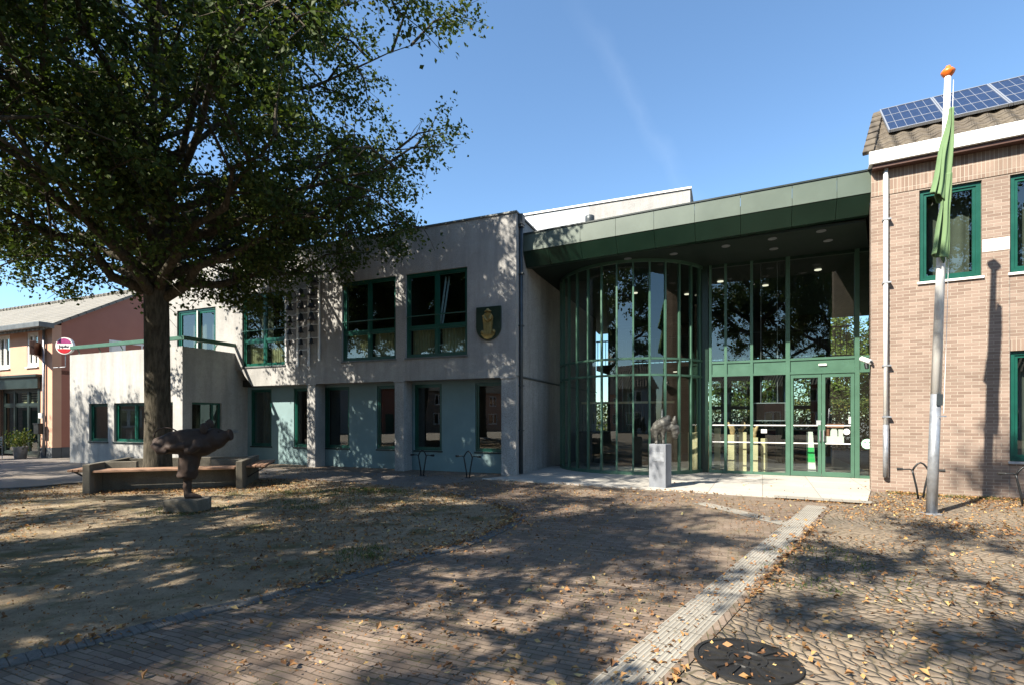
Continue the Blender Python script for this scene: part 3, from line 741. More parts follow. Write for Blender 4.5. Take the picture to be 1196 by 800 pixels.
# ------------------------------------------------------------------ rear block over the roof
RB = thing('rear_block', 'pale flat roofed upper block rising behind the entrance roof', 'building', (.4,18.0,0), R(-22.5))
MB().box(2.36, 5.53, 0, 3, 6.2, 8.62).build('concrete_wall', M['concrete'], RB)
for i in range(4): MB().box(-1.6+i*.99+.006, -1.6+(i+1)*.99-.006, .0, .1, 6.2, 8.62).build('cladding_panel', M['metalpanel'], RB)
MB().box(-1.6, 2.355, .1, 3, 6.2, 8.6).build('core', M['coping'], RB)
MB().box(-1.64, 5.57, -.04, 3.04, 8.62, 8.68).build('coping', M['white'], RB)
VP_ = thing('roof_flue', 'dark flue with capped top on the entrance roof', 'flue', (2.5,16.5,6.5))
MB().tube([(0,0,0),(0,0,1.0)], .07, 14).build('pipe', M['pipe'], VP_, smooth=True)
MB().lathe((0,0,.85), [(.07,0),(.12,.06),(.12,.12),(.075,.16),(.085,.2),(.13,.26),(.15,.55),(.15,.66),(.12,.68)], 18).build('cowl', M['pipe'], VP_, smooth=True)

# ------------------------------------------------------------------ entrance roof / canopy
CA = thing('entrance_canopy', 'deep dark green flat entrance canopy with light fascia', 'canopy', (0,0,0))
A = Vector((.305,14.1,0)); B = Vector((7.55,10.8,0)); ud = (B-A).normalized(); inn = Vector((-ud.y,ud.x,0)); Lc = (B-A).length
def cp(q, n, z): p = A+ud*q+inn*n; return (p.x, p.y, z)
def zt(q): return 6.56+.17*q/Lc
seams = [0,.72,1.62,2.55,3.5,4.45,5.45,6.5,7.35,Lc]
for i in range(len(seams)-1):
    q0, q1 = seams[i]+.004, seams[i+1]-.004
    b = MB()
    vs = [cp(q0,0,zt(q0)),cp(q1,0,zt(q1)),cp(q1,0,zt(q1)-.46),cp(q0,0,zt(q0)-.46),cp(q0,.05,zt(q0)),cp(q1,.05,zt(q1)),cp(q1,.05,zt(q1)-.46),cp(q0,.05,zt(q0)-.46)]
    b.add(vs, [(0,1,2,3),(7,6,5,4),(0,4,5,1),(1,5,6,2),(2,6,7,3),(3,7,4,0)]); b.build('fascia_panel', M['fascia'], CA, weld=False)
    b = MB()
    vs = [cp(q0,.012,zt(q0)-.47),cp(q1,.012,zt(q1)-.47),cp(q1,.24,zt(q1)-.84),cp(q0,.24,zt(q0)-.84),cp(q0,.4,zt(q0)-.47),cp(q1,.4,zt(q1)-.47),cp(q1,.4,zt(q1)-.84),cp(q0,.4,zt(q0)-.84)]
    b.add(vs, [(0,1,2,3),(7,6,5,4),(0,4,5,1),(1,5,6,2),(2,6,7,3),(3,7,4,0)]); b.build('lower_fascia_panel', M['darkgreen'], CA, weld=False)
b = MB(); b.add([cp(0,-.02,zt(0)),cp(Lc,-.02,zt(Lc)),cp(Lc,.2,zt(Lc)),cp(0,.2,zt(0)),cp(0,-.02,zt(0)+.035),cp(Lc,-.02,zt(Lc)+.035),cp(Lc,.2,zt(Lc)+.035),cp(0,.2,zt(0)+.035)],
      [(0,3,2,1),(4,5,6,7),(0,1,5,4),(1,2,6,5),(2,3,7,6),(3,0,4,7)]); b.build('roof_edge', M['shopdark'], CA)
poly = [cp(0,.25,0)[:2], cp(Lc,.25,0)[:2], (15.0,21.2), (4.4,26.0)]
poly_s = [cp(0.02,.41,0)[:2], cp(Lc-.02,.41,0)[:2], (15.0,21.2), (4.4,26.0)]
MB().prism(poly, 6.15, 6.5).build('roof_slab', M['rooftar'], CA)
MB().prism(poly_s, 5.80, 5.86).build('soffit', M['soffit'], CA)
lights = [(5.31,12.75),(6.2,12.23),(7.06,11.73),(4.2,13.35),(3.1,13.75),(7.6,12.35),(6.6,12.95)]
for x, y in lights:
    MB().lathe((x,y,5.79), [(.085,.0),(.1,.0),(.1,.012),(.0,.012)], 20).build('downlight', M['galv'], CA, smooth=False)

# ------------------------------------------------------------------ glass hall: drum, entrance front, interior
DC = Vector((3.72,15.95,0)); DR = 2.2
DRM = thing('glass_drum', 'curved glazed drum with green mullions left of the entrance doors', 'glass front', (DC.x,DC.y,0))
angs = [-34.75-11.25*k for k in range(14)]
def dp_(a, r, z): return (r*math.cos(R(a)), r*math.sin(R(a)), z)
for a in angs:
    c = Vector(dp_(a, DR, 0)); t = Vector((math.cos(R(a)), math.sin(R(a)), 0)); s2 = Vector((-t.y, t.x, 0))
    b = MB(); w, d = .022, .06
    pr = [c+t*d*.5+s2*w, c+t*d*.5-s2*w, c-t*d*.9-s2*w, c-t*d*.9+s2*w]
    b.prism([p[:2] for p in pr], .03, 5.8); b.build('mullion', M['green'], DRM)
def ring(z0, z1, r0, r1, name, mat, a0=angs[-1], a1=angs[0]):
    b = MB(); n = 48; vs = []; fs = []
    for i in range(n+1):
        a = a0+(a1-a0)*i/n
        vs += [dp_(a,r0,z0), dp_(a,r1,z0), dp_(a,r1,z1), dp_(a,r0,z1)]
    for i in range(n):
        o_ = 4*i
        for k in range(4): fs.append((o_+k, o_+(k+1)%4, o_+4+(k+1)%4, o_+4+k))
    fs += [(0,1,2,3), (4*n+3,4*n+2,4*n+1,4*n)]
    return b.add(vs, fs).build(name, mat, DRM)
for z in (2.68, 3.12): ring(z, z+.055, DR-.05, DR+.022, 'transom', M['green'])
ring(.03, .12, DR-.05, DR+.022, 'base_rail', M['green'])
ring(5.72, 5.8, DR-.05, DR+.022, 'head_rail', M['green'])
for i in range(len(angs)-1):
    a0, a1 = angs[i+1], angs[i]
    MB().quad(dp_(a0,DR-.01,.08), dp_(a1,DR-.01,.08), dp_(a1,DR-.01,5.76), dp_(a0,DR-.01,5.76)).build('pane', M['glass_hall'], DRM)
# glazed return from the drum to the side wall of the left block
pL = Vector(dp_(angs[-1], DR, 0))
EN = thing('entrance_glazing', 'glazed green framed entrance front with sliding double doors', 'glass front', (5.56,14.40,0), R(-24))
ml = [0,.395,1.047,1.916,3.46]
for x in ml:
    w = .035 if x not in (1.916,3.46) else .05
    MB().box(x-w, x+w, -.05, .08, .03, 5.8).build('mullion', M['green'], EN)
MB().box(-.28, -.06, -.02, .12, .03, 5.8).build('corner_post', M['darkgreen'], EN)
XE = 3.95
MB().box(.036, XE, -.04, .07, 2.70, 2.76).box(.036, XE, -.04, .07, 3.06, 3.12).build('transom', M['green'], EN)
MB().box(.036, XE, -.015, .05, 2.76, 3.06).build('spandrel', M['green'], EN)
MB().box(.036, 1.87, -.04, .07, .03, .10).box(3.51, XE, -.04, .07, .03, .10).build('base_rail', M['green'], EN)
MB().box(.036, XE, -.03, .07, 5.72, 5.8).build('head_rail', M['darkgreen'], EN)
xs = [0,.395,1.047,1.916]
for i in range(3):
    MB().quad((xs[i],.01,.08),(xs[i+1],.01,.08),(xs[i+1],.01,2.72),(xs[i],.01,2.72)).build('pane', M['glass_hall'], EN)
MB().quad((3.46,.01,.08),(XE,.01,.08),(XE,.01,2.72),(3.46,.01,2.72)).build('pane', M['glass_hall'], EN)
xs = [0,.395,1.916,3.46,XE]
for i in range(4):
    MB().quad((xs[i],.012,3.1),(xs[i+1],.012,3.1),(xs[i+1],.012,5.76),(xs[i],.012,5.76)).build('pane', M['glass_hall'], EN)
for x0, x1 in ((1.97,2.685),(2.695,3.405)):
    b = MB(); y0, y1 = -.02, .04
    b.box(x0,x0+.075,y0,y1,.04,2.69).box(x1-.075,x1,y0,y1,.04,2.69).box(x0+.075,x1-.075,y0,y1,.04,.16).box(x0+.075,x1-.075,y0,y1,2.6,2.69)
    d = b.build('door', M['green'], EN, bevel=.004)
    MB().quad((x0+.05,.012,.12),(x1-.05,.012,.12),(x1-.05,.012,2.63),(x0+.05,.012,2.63)).build('pane', M['glass_hall'], d)
    MB().box(x0+.08,x1-.08,-.026,-.006,.88,.905).box(x0+.08,x1-.08,-.026,-.006,1.345,1.37).build('bar', M['white'], d)
    hx = x1-.037 if x0 < 2.5 else x0+.037
    MB().tube([(hx,-.06,.95),(hx,-.06,1.25)], .012, 8).bar((hx,-.06,.97),(hx,-.018,.97),.014,.014).bar((hx,-.06,1.23),(hx,-.018,1.23),.014,.014).build('handle', M['galv'], d)
b = MB()
for x0, x1 in ((.04,.36),(.43,1.01),(1.085,1.865)): b.box(x0,x1,-.012,.004,.88,.905).box(x0,x1,-.012,.004,1.345,1.37)
b.build('safety_bar', M['white'], EN)
MB().box(2.62,2.80,-.05,-.016,2.90,2.95).build('door_sensor', M['white'], EN, bevel=.006)
# stickers on the doors
b = MB(); b.box(2.83,3.02,-.022,-.02,.9,1.3)
def on_en(name, label, cat, x, z, y=-.006):
    p = Vector((5.56,14.40,0)) + Matrix.Rotation(R(-24),4,'Z') @ Vector((x,y,z)); return thing(name, label, cat, p, R(-24))
def disc(b, r, y0, y1, cx=0, cz=0, n=28): return b.prism_y([(cx+r*math.cos(2*math.pi*i/n), cz+r*math.sin(2*math.pi*i/n)) for i in range(n)], y0, y1)
t = on_en('smiley_sticker', 'round mint green smiling face sticker on the glass beside the brick corner', 'sticker', 3.68, .9)
disc(MB(), .125, -.004, 0).build('disc', M['mint'], t)
b = MB(); b.box(-.06,-.035,-.008,-.0045,.02,.05).box(.035,.06,-.008,-.0045,.02,.05)
for i in range(8):
    a0 = math.pi*(1.15+.7*i/8); a1 = math.pi*(1.15+.7*(i+1)/8)
    b.bar((.07*math.cos(a0),-.006,.015+.07*math.sin(a0)),(.07*math.cos(a1),-.006,.015+.07*math.sin(a1)), .004, .012, (0,1,0))
b.build('face', M['emerald'], t)
t = on_en('round_notice', 'small round white notice on the right entrance door', 'sticker', 3.24, 1.2, -.004)
disc(MB(), .075, -.004, 0).build('disc', M['white'], t); disc(MB(), .022, -.007, -.0045).build('emblem', M['galv'], t)
t = on_en('door_poster', 'white poster with arched figures on the right entrance door', 'poster', 2.97, 1.1, .05)
MB().box(-.22,.22,0,.006,-.22,-.02).prism_y([(-.08,-.02),(.08,-.02),(.075,.12),(.04,.19),(-.04,.19),(-.075,.12)], 0, .006).box(.1,.2,0,.006,-.02,.16).build('sheet', M['white'], t)
MB().box(-.22,.22,.008,.012,.2,.3).box(-.2,-.1,.002,.008,-.02,.18).build('print', M['terracotta'], t)
t = on_en('small_notice', 'small white square notice on the right door edge', 'sticker', 3.33, 1.45, -.004); MB().box(-.045,.045,-.003,0,-.045,.13).build('sheet', M['white'], t)
t = on_en('blue_notice', 'pale blue square sticker on the left entrance door', 'sticker', 2.62, 1.43, -.024); MB().box(-.05,.05,-.003,0,-.06,.06).build('sheet', M['metalpanel'], t)
t = on_en('white_tag', 'small white label on the glass under the wall screen', 'sticker', 1.35, 1.2, -.004); MB().box(-.07,.07,-.003,0,-.05,.05).build('sheet', M['white'], t)
# interior
HI = thing('entrance_hall', 'dim entrance hall interior with rear glazing seen through the glass', 'hall', (5.56,14.40,0), R(-24))
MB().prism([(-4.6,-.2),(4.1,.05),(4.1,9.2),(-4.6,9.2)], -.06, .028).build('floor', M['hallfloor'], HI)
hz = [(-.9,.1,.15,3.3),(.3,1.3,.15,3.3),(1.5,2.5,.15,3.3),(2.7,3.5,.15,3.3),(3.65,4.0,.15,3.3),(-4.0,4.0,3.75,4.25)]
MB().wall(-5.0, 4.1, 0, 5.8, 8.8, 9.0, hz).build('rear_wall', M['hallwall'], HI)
for h in hz: window(HI, h[0], h[1], h[2], h[3], 8.82, M['green'], M['glass_hall'], fw=.06, trans=((h[2]+h[3])/2+.3,) if h[2] < 1 else ())
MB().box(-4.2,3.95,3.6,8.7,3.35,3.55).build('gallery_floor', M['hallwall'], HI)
b = MB(); b.box(-4.2,3.95,3.56,3.6,4.4,4.45)
for i in range(54): b.box(-4.15+i*.15,-4.13+i*.15,3.57,3.59,3.55,4.4)
b.build('gallery_railing', M['black'], HI)
for x in (-3.2,-.6,2.0): MB().lathe((x,4.2,0.03), [(.14,0),(.14,3.31)], 20).build('column', M['green'], HI, smooth=True)
for i, (x, y) in enumerate([(-2.5,2.2),(.2,1.8),(2.8,1.6),(-.9,3.1),(1.5,2.9)]):
    MB().lathe((x,y,5.77), [(.09,0),(.09,.02)], 18).build('ceiling_lamp', M['lamp'], HI)
for x, y in ((-1.5,5),(1.4,7)): MB().lathe((x,y,3.32), [(.08,0),(.08,.025)], 18).build('ceiling_lamp', M['lamp'], HI)
b = MB(); b.box(-4.3,-1.2,1.95,2.05,2.05,2.12); wr = b.build('wooden_handrail', M['ply'], HI)
b = MB()
for i in range(32): b.box(-4.28+i*.098,-4.265+i*.098,1.99,2.01,1.1,2.05)
b.build('balustrade', M['black'], HI)
MB().box(-4.4,-1.1,1.9,3.4,.028,1.1).build('landing', M['hallwall'], HI)
RD = thing('reception_desk', 'dark reception desk deep inside the entrance hall', 'desk', HI.location, R(-24))
MB().box(1.3,3.3,6.0,6.7,.03,1.1).build('counter', M['roomwall'], RD); MB().box(1.25,3.35,5.95,6.75,1.1,1.15).build('top', M['ply'], RD)
# exhibition plinths with carvings behind the left panes
pl = [(.16,.55,.16,1.25,'narrow'),(.55,.62,.22,1.05,'leftmost wide'),(.83,.75,.2,1.12,'rear middle'),(1.12,.6,.2,.98,'second from the right'),(1.38,.85,.17,.95,'rightmost'),(-.5,.75,.3,1.1,'broad'),(-.15,1.0,.14,1.3,'tall slim')]
for i, (x, y, w, h, nm) in enumerate(pl):
    p = Vector((5.56,14.40,0)) + Matrix.Rotation(R(-24),4,'Z') @ Vector((x,y,.03))
    o = MB().box(-w/2,w/2,-w/2,w/2,0,h).build('display_plinth', M['ply'], loc=p, bevel=.006); o.rotation_euler = (0,0,R(-24))
    tag(o, f'pale plywood display plinth, the {nm} one behind the entrance glass', 'plinth', 'plywood display plinths in the hall')
    if i in (1,2,3):
        b = MB()
        for k in range(3): b.ball((random.uniform(-.04,.04), random.uniform(-.03,.03), .06+k*.09), .075-.012*k, 10, (1,.8,1.1))
        b.tube([(0,0,.1),(.06*(i-2),0,.24),(.1*(i-2),0,.36)], [.05,.045,.03], 8)
        s = remesh(b, 'wood_carving', M['carved'], None, .02, 3, .02, .08, loc=p+Vector((0,0,h))); s.rotation_euler = (0,0,R(-24))
        tag(s, f'small carved wooden figure on the {nm} plywood plinth', 'carving', 'carvings on the plinths')
t = on_en('wall_screen', 'dark wide screen with silver frame hanging behind the entrance glass', 'screen', 1.48, 1.72, .1)
b = MB(); b.box(-.40,.40,0,.05,-.25,-.225).box(-.40,.40,0,.05,.225,.25).box(-.40,-.375,0,.05,-.225,.225).box(.375,.40,0,.05,-.225,.225)
b.build('frame', M['galv'], t); MB().box(-.375,.375,.012,.045,-.225,.225).build('display', M['screen'], t)
MB().tube([(-.2,.03,.25),(-.2,.03,4.05)], .008, 6).tube([(.2,.03,.25),(.2,.03,4.05)], .008, 6).build('cable', M['galv'], t)
t = on_en('roll_up_banner', 'white and bright green stand-up banner inside the left door', 'banner', 2.52, .03, .7)
MB().prism_y([(-.09,.05),(.13,.05),(.05,1.15),(-.1,1.15)], 0, .012).build('cloth', M['white'], t)
MB().prism_y([(-.088,.32),(.104,.32),(.075,.72),(-.094,.72)], -.006, -.002).build('print', M['vivid'], t); MB().box(-.14,.16,-.06,.08,0,.05).build('foot', M['black'], t)

# security cameras on the brick corner
SCM = thing('security_camera', 'white bullet camera above a black dome on the brick corner', 'camera', (7.47,10.86,2.75), R(30))
MB().tube([(-.05,-.13,-.045),(.02,.02,.02),(.05,.1,.055)], [.05,.05,.05], 14).build('housing', M['white'], SCM, smooth=False)
MB().lathe((0,0,0), [(.03,0),(.03,.012)], 12).build('lens', M['black'], SCM, loc=(-.056,-.142,-.052)).rotation_euler = (R(66),0,R(-20))
MB().bar((.02,.0,-.04),(.11,.0,-.06),.03,.03).build('arm', M['galv'], SCM)
MB().tube([(.0,-.02,-.06),(-.02,-.04,-.17)], [.045,.035], 12).build('dome', M['black'], SCM)

# ------------------------------------------------------------------ brick wing on the right
BW = thing('brick_wing', 'pink brick wing with green windows and brown tiled roof', 'building', (7.53,10.77,0), R(-29))
WX = 9.0; SK = .16
uw = [(.80,1.76),(2.165,3.125),(3.53,4.49),(5.3,6.3)]; lw = [(2.165,3.125),(3.53,4.49),(5.3,6.3)]
hol = [(a,c,4.27,6.12) for a,c in uw] + [(a,c,.72,2.80) for a,c in lw]
MB().wall(0, WX, 0, 6.15, 0, .25, hol).build('front_wall', M['brick'], BW)
MB().box(0, WX, -.012, .25, 6.15, 6.66).build('soldier_course', M['brick_soldier'], BW)
for a, c in lw: MB().box(a-.0, c+.0, -.012, .1, 2.80, 3.01).build('window_lintel', M['brick_soldier'], BW)
b = MB(); b.add([(0.001,.25,0),(.25,.25,0),(.25+SK*9,9,0),(.001+SK*9,9,0),(0.001,.25,6.9),(.25,.25,6.9),(.25+SK*9,9,6.9),(.001+SK*9,9,6.9)], [(0,3,2,1),(4,5,6,7),(0,1,5,4),(1,2,6,5),(2,3,7,6),(3,0,4,7)])
b.build('side_wall', M['brick'], BW)
MB().box(SK*9+.3, WX, 8.8, 9, 0, 6.9).box(WX-.25,WX,.25,8.8,0,6.9).build('rear_wall', M['brick'], BW)
MB().box(.3, WX-.25, 3.3, 3.4, 0, 6.6).build('room_wall', M['roomwall'], BW)
MB().box(.3, WX-.25, .26, 3.3, 3.1, 3.4).build('floor_slab', M['room'], BW)
for a, c in uw:
    window(BW, a, c, 4.27, 6.12, .05, M['emerald'], M['glass'], fw=.075, inner=.05, sill=.09, sillmat=M['white'])
    curtain(BW, a+.08, c-.08, 4.3, 6.08, .45, M['grey_curtain'], .24)
for a, c in lw:
    window(BW, a, c, .72, 2.80, .05, M['emerald'], M['glass'], fw=.075, inner=.05, sill=.09, sillmat=M['galv'])
    curtain(BW, a+.08, c-.08, .76, 2.76, .4, M['grey_curtain'], .2)
for i, (a, c) in enumerate(uw[:-1]):
    MB().box(c+.005, uw[i+1][0]-.005, -.006, .05, 4.72, 4.96).build('stone_band', M['stone'], BW)
MB().box(2.158,2.163,-.004,.0,0,4.7).build('expansion_joint', M['plinth'], BW)
# gutter, soffit board and roof
MB().box(-.06, WX, -.26, -.2, 6.74, 7.0).box(-.06,WX,-.2,.0,6.74,6.77).build('gutter', M['white'], BW, bevel=.008)
MB().box(.0, WX, -.2, .0, 6.66, 6.735).build('eaves_board', M['signbrown'], BW)
def roof_pt(v, w, lift=0.0): return (v, w, 6.97+(w+.2)*.839+lift)
b = MB(); RG = 2.0
x_at = lambda w: -.05+.19*(w+.2)
for (w0, w1) in ((-.24, RG),):
    b.add([roof_pt(x_at(w0),w0),roof_pt(WX,w0),roof_pt(WX,w1),roof_pt(x_at(w1),w1),
           roof_pt(x_at(w0),w0,.0),roof_pt(WX,w0,0),roof_pt(WX,w1,0),roof_pt(x_at(w1),w1,0)], [(0,1,2,3)])
# real pantile waves along the slope
b = MB(); nx = 260; rows = 8
for rrow in range(rows):
    w0 = -.24+(RG+.24)*rrow/rows; w1 = -.24+(RG+.24)*(rrow+1)/rows+.02
    vs = []; fs = []
    for i in range(nx+1):
        fx = i/nx
        for w, lf in ((w0,.035),(w1,.005)):
            v = x_at(w)+(WX-x_at(w))*fx; wave = .028*math.sin(2*math.pi*v/.27)
            vs.append(roof_pt(v, w, lf+wave))
        v = x_at(w0)+(WX-x_at(w0))*fx; vs.append(roof_pt(v, w0, -.01))
    for i in range(nx):
        o_ = 3*i; fs.append((o_, o_+3, o_+4, o_+1)); fs.append((o_+2, o_+5, o_+3, o_))
    b.add(vs, fs)
b.build('roof', M['roof_tile'], BW, weld=False, uvdir=((1,0,0),(0,.77,.64)))
b = MB(); b.add([roof_pt(x_at(-.24),-.24,-.05),roof_pt(WX,-.24,-.05),roof_pt(WX,RG,-.05),roof_pt(x_at(RG),RG,-.05),(x_at(RG)+.4,9,6.95),(WX,9,6.95),(0.02,.0,6.68),(WX,.0,6.68)], [(0,1,2,3),(3,2,5,4)])
b.build('roof_underlay', M['rooftar'], BW, weld=False)
b = MB()
for k in range(7):
    w = -.24+(RG+.24)*k/7; w2 = -.24+(RG+.24)*(k+1)/7
    b.bar(roof_pt(x_at(w)-.02,w,.06), roof_pt(x_at(w2)-.02,w2,.035), .2, .09, (0,0,1))
b.build('verge_tile', M['roof_tile'], BW, bevel=.02)
b = MB(); b.add([(x_at(-.2),-.2,6.9),(x_at(RG),RG,6.9),roof_pt(x_at(RG),RG,-.03),(x_at(-.2)+.1,-.2,6.9),(x_at(RG)+.1,RG,6.9),roof_pt(x_at(RG)+.1,RG,-.03)], [(0,1,2),(5,4,3),(0,3,4,1),(1,4,5,2),(2,5,3,0)])
b.build('gable', M['brick'], BW)
MB().tube([(.24,-.07,6.7),(.24,-.07,1.35)], .042, 14).build('downpipe', M['white'], BW, smooth=True)
MB().tube([(.24,-.07,1.4),(.24,-.07,.32)], .05, 14).build('standpipe', M['galv'], BW, smooth=True)
for z in (1.55, 2.6, 4.3, 5.6): MB().box(.185, .33, -.12, .0, z, z+.03).build('pipe_bracket', M['galv'], BW)
# solar modules resting on the tiles
BWm = Matrix.Translation((7.53,10.77,0)) @ Matrix.Rotation(R(-29),4,'Z')
pvn = ['leftmost','second from the left','third from the left','fourth from the left','fifth from the left']
for i in range(5):
    v0 = .37+.98*i; wdt = .96
    t = thing('solar_panel', f'blue solar panel on the brown roof, {pvn[i]} in the row', 'solar panel', BWm @ Vector(roof_pt(v0, .52, .12)), 0, 'solar panels on the brick wing roof')
    pit = math.atan(.839); t.rotation_euler = (pit, 0, R(-29)); t.rotation_mode = 'XYZ'
    t.rotation_euler = (Matrix.Rotation(R(-29),4,'Z') @ Matrix.Rotation(pit,4,'X')).to_euler()
    Lp = 1.82
    MB().box(0,wdt,0,Lp,-.02,.012).build('cells', M['pv'], t)
    b = MB(); b.box(-.005,.02,-.01,Lp+.01,-.03,.025).box(wdt-.02,wdt+.005,-.01,Lp+.01,-.03,.025).box(.028,wdt-.028,-.01,.028,-.03,.025).box(.028,wdt-.028,Lp-.028,Lp+.01,-.03,.025)
    b.build('frame', M['pvline'], t)
    b = MB()
    for k in (1,2): b.box(.028,wdt-.028,Lp*k/3-.014,Lp*k/3+.014,.012,.0165)
    for k in range(1,6): b.box(wdt*k/6-.0035,wdt*k/6+.0035,.028,Lp-.028,.012,.0145)
    b.build('busbar', M['pvline'], t)

# ------------------------------------------------------------------ flagpole and flag
FP = thing('flagpole', 'tall white leaning flagpole with orange finial before the brick wing', 'flagpole', (6.68,8.18,.01))
tilt = math.atan((6.94-6.68)/6.95); FP.rotation_euler = (0, tilt, 0)
MB().tube([(0,0,0),(0,0,1.9)], [.075,.069], 20).build('lower_pole', M['galv'], FP, smooth=True)  # grey is part galvanised metal, part shade put into the colour
MB().tube([(0,0,1.9),(0,0,4.5),(0,0,6.95)], [.0685,.055,.041], 20).build('pole', M['white'], FP, smooth=True)
MB().lathe((0,0,-.01), [(.15,0),(.15,.02),(.09,.025)], 20).build('base_plate', M['galv'], FP)
MB().box(-.045,.045,-.085,-.07,1.72,1.9).build('hatch', M['pipe'], FP)
MB().lathe((0,0,6.95), [(.05,0),(.06,.01),(.085,.05),(.095,.075),(.07,.11),(.04,.13),(.035,.15),(.03,.165),(.0,.17)], 20).build('finial', M['orange'], FP, smooth=True)
FL = thing('flag', 'limp folded green flag hanging down the flagpole', 'flag', (6.68,8.18,.01)); FL.rotation_euler = (0, tilt, 0)
def flag_part(z0, z1, lw0, lw1, seed, hang):
    rs = random.Random(seed); n = 90; m = 60; vs = []; fs = []
    ph = [rs.uniform(0,6.28) for _ in range(6)]
    for j in range(m+1):
        s = j/m
        lw = lw0+(lw1-lw0)*s**1.25+.012*math.sin(7*s+ph[3])
        for i in range(n+1):
            u = i/n
            k = .5-.5*math.cos(2*math.pi*u)
            x = -.004 - (.066+lw)*k*(.92+.08*math.sin(5*u+ph[0]+2*s)) + .008*math.sin(9*s+6*u+ph[4])
            fold = (.02+.03*s)*math.sin(2*math.pi*3.2*u+ph[1]+1.6*s)+(.006+.012*s)*math.sin(2*math.pi*8*u+ph[2]-2.3*s)
            y = -.155 + .085*u + fold*math.sin(math.pi*u)
            sag = hang*k*(.8+.2*math.sin(4*u+ph[5])) + .02*math.sin(11*u+ph[2])*s
            vs.append((x, y, z0+(z1-z0)*s + sag*s))
    for j in range(m):
        for i in range(n): fs.append((j*(n+1)+i, j*(n+1)+i+1, (j+1)*(n+1)+i+1, (j+1)*(n+1)+i))
    b = MB(); b.add(vs, fs); return b
o = flag_part(6.38, 4.88, -.01, .25, 3, .16).build('upper_fold', M['flag'], FL, smooth=True); md = o.modifiers.new('solid','SOLIDIFY'); md.thickness = .006
o = flag_part(5.35, 3.98, .02, .19, 8, .12).build('lower_fold', M['flag'], FL, smooth=True); md = o.modifiers.new('solid','SOLIDIFY'); md.thickness = .006
MB().box(.045,.065,-.09,-.07,4.98,5.1).build('toggle', M['gold'], FL)
MB().tube([(.03,-.075,6.85),(.05,-.07,5.0),(.06,-.085,3.0),(.055,-.095,1.6)], .004, 5).build('halyard', M['white'], FP)
MB().bar((-.02,-.1,1.55),(.09,-.1,1.55),.02,.02).build('cleat', M['galv'], FP)

# ------------------------------------------------------------------ bicycle hoops
def bike_rack(label, loc, rot):
    t = thing('bicycle_rack', label, 'bicycle rack', loc, rot, 'bicycle racks at the walls')
    return t
def rack_parts(t):
    for s in (-1,1):
        MB().tube([(s*.035,0,0),(s*.06,0,.2),(s*.11,0,.46),(s*.125,0,.54)], .017, 10).build('leg', M['black'], t, smooth=True)
        MB().tube([(s*.12,0,.535),(s*.17,0,.555),(s*.24,0,.55),(s*.3,0,.55)], .013, 8).build('arm', M['black'], t, smooth=True)
        MB().tube([(s*.27,0,.55),(s*.36,0,.55)], [.024,.03], 10).build('wheel_clamp', M['rubber'], t)
    MB().tube([(-.122,0,.53),(-.09,0,.6),(-.045,0,.66),(0,0,.685),(.045,0,.66),(.09,0,.6),(.122,0,.53)], .017, 10).build('hoop', M['black'], t, smooth=True)
    MB().box(-.07,.07,-.04,.04,-.01,.008).build('base_plate', M['black'], t)
t0 = bike_rack('black bicycle rack half hidden behind the flagpole', (7.70,9.68,.012), R(-29)); rack_parts(t0)
for lab, loc, rt in (('black bicycle rack at the right picture edge by the brick wing', (8.85,8.85,.012), -29),
                     ('black bicycle rack against the teal wall beside the middle column', (-2.40,13.74,.012), -22.5),
                     ('black bicycle rack against the teal wall nearest the building corner', (-1.13,13.24,.012), -22.5)):
    c = copy_tree(t0); c['label'] = lab; c.location = loc; c.rotation_euler = (0,0,R(rt))

# ------------------------------------------------------------------ bull bronze on its pedestal
PD = thing('stone_pedestal', 'square blue-grey stone pedestal below the animal bronze', 'pedestal', (3.27,11.33,.0), R(-36))
MB().box(-.187,.187,-.187,.187,.02,.975).build('block', M['pedestal'], PD, bevel=.008)
MB().box(-.24,.24,-.24,.24,.0,.034).build('foot', M['slab'], PD, bevel=.004)
MB().box(-.1,.15,-.194,-.188,.60,.80).build('plaque', M['galv'], PD)
b = MB()
b.tube([(-.15,0,.27),(-.08,0,.33),(.03,0,.41),(.12,0,.50),(.17,0,.58),(.185,0,.63)], [.09,.135,.155,.12,.07,.03], 14)
b.tube([(-.13,0,.3),(-.15,0,.2)], [.1,.05], 10)
for s_ in (-1,1):
    b.tube([(-.08,s_*.05,.28),(-.10,s_*.06,.17),(-.075,s_*.06,.08),(-.085,s_*.06,.0)], [.075,.045,.034,.042], 10)
    b.tube([(.05,s_*.05,.32),(.055,s_*.06,.18),(.06,s_*.06,.09),(.065,s_*.06,.0)], [.075,.045,.034,.042], 10)
b.tube([(.08,0,.38),(.18,0,.36),(.27,0,.38)], [.11,.085,.085], 12)
b.tube([(.26,0,.44),(.30,0,.35),(.32,0,.25),(.315,0,.17),(.31,0,.12)], [.08,.105,.095,.065,.045], 12)
for s_ in (-1,1): b.tube([(.28,s_*.05,.45),(.30,s_*.06,.54),(.315,s_*.05,.62)], [.055,.045,.015], 8)
BU = remesh(b, 'bull_bronze', M['bronze_grey'], None, .014, 3, .035, .09, loc=(3.27,11.33,.972)); BU.rotation_euler = (0,0,R(-12))
tag(BU, 'rough grey bronze animal with lowered head on the stone pedestal', 'sculpture')

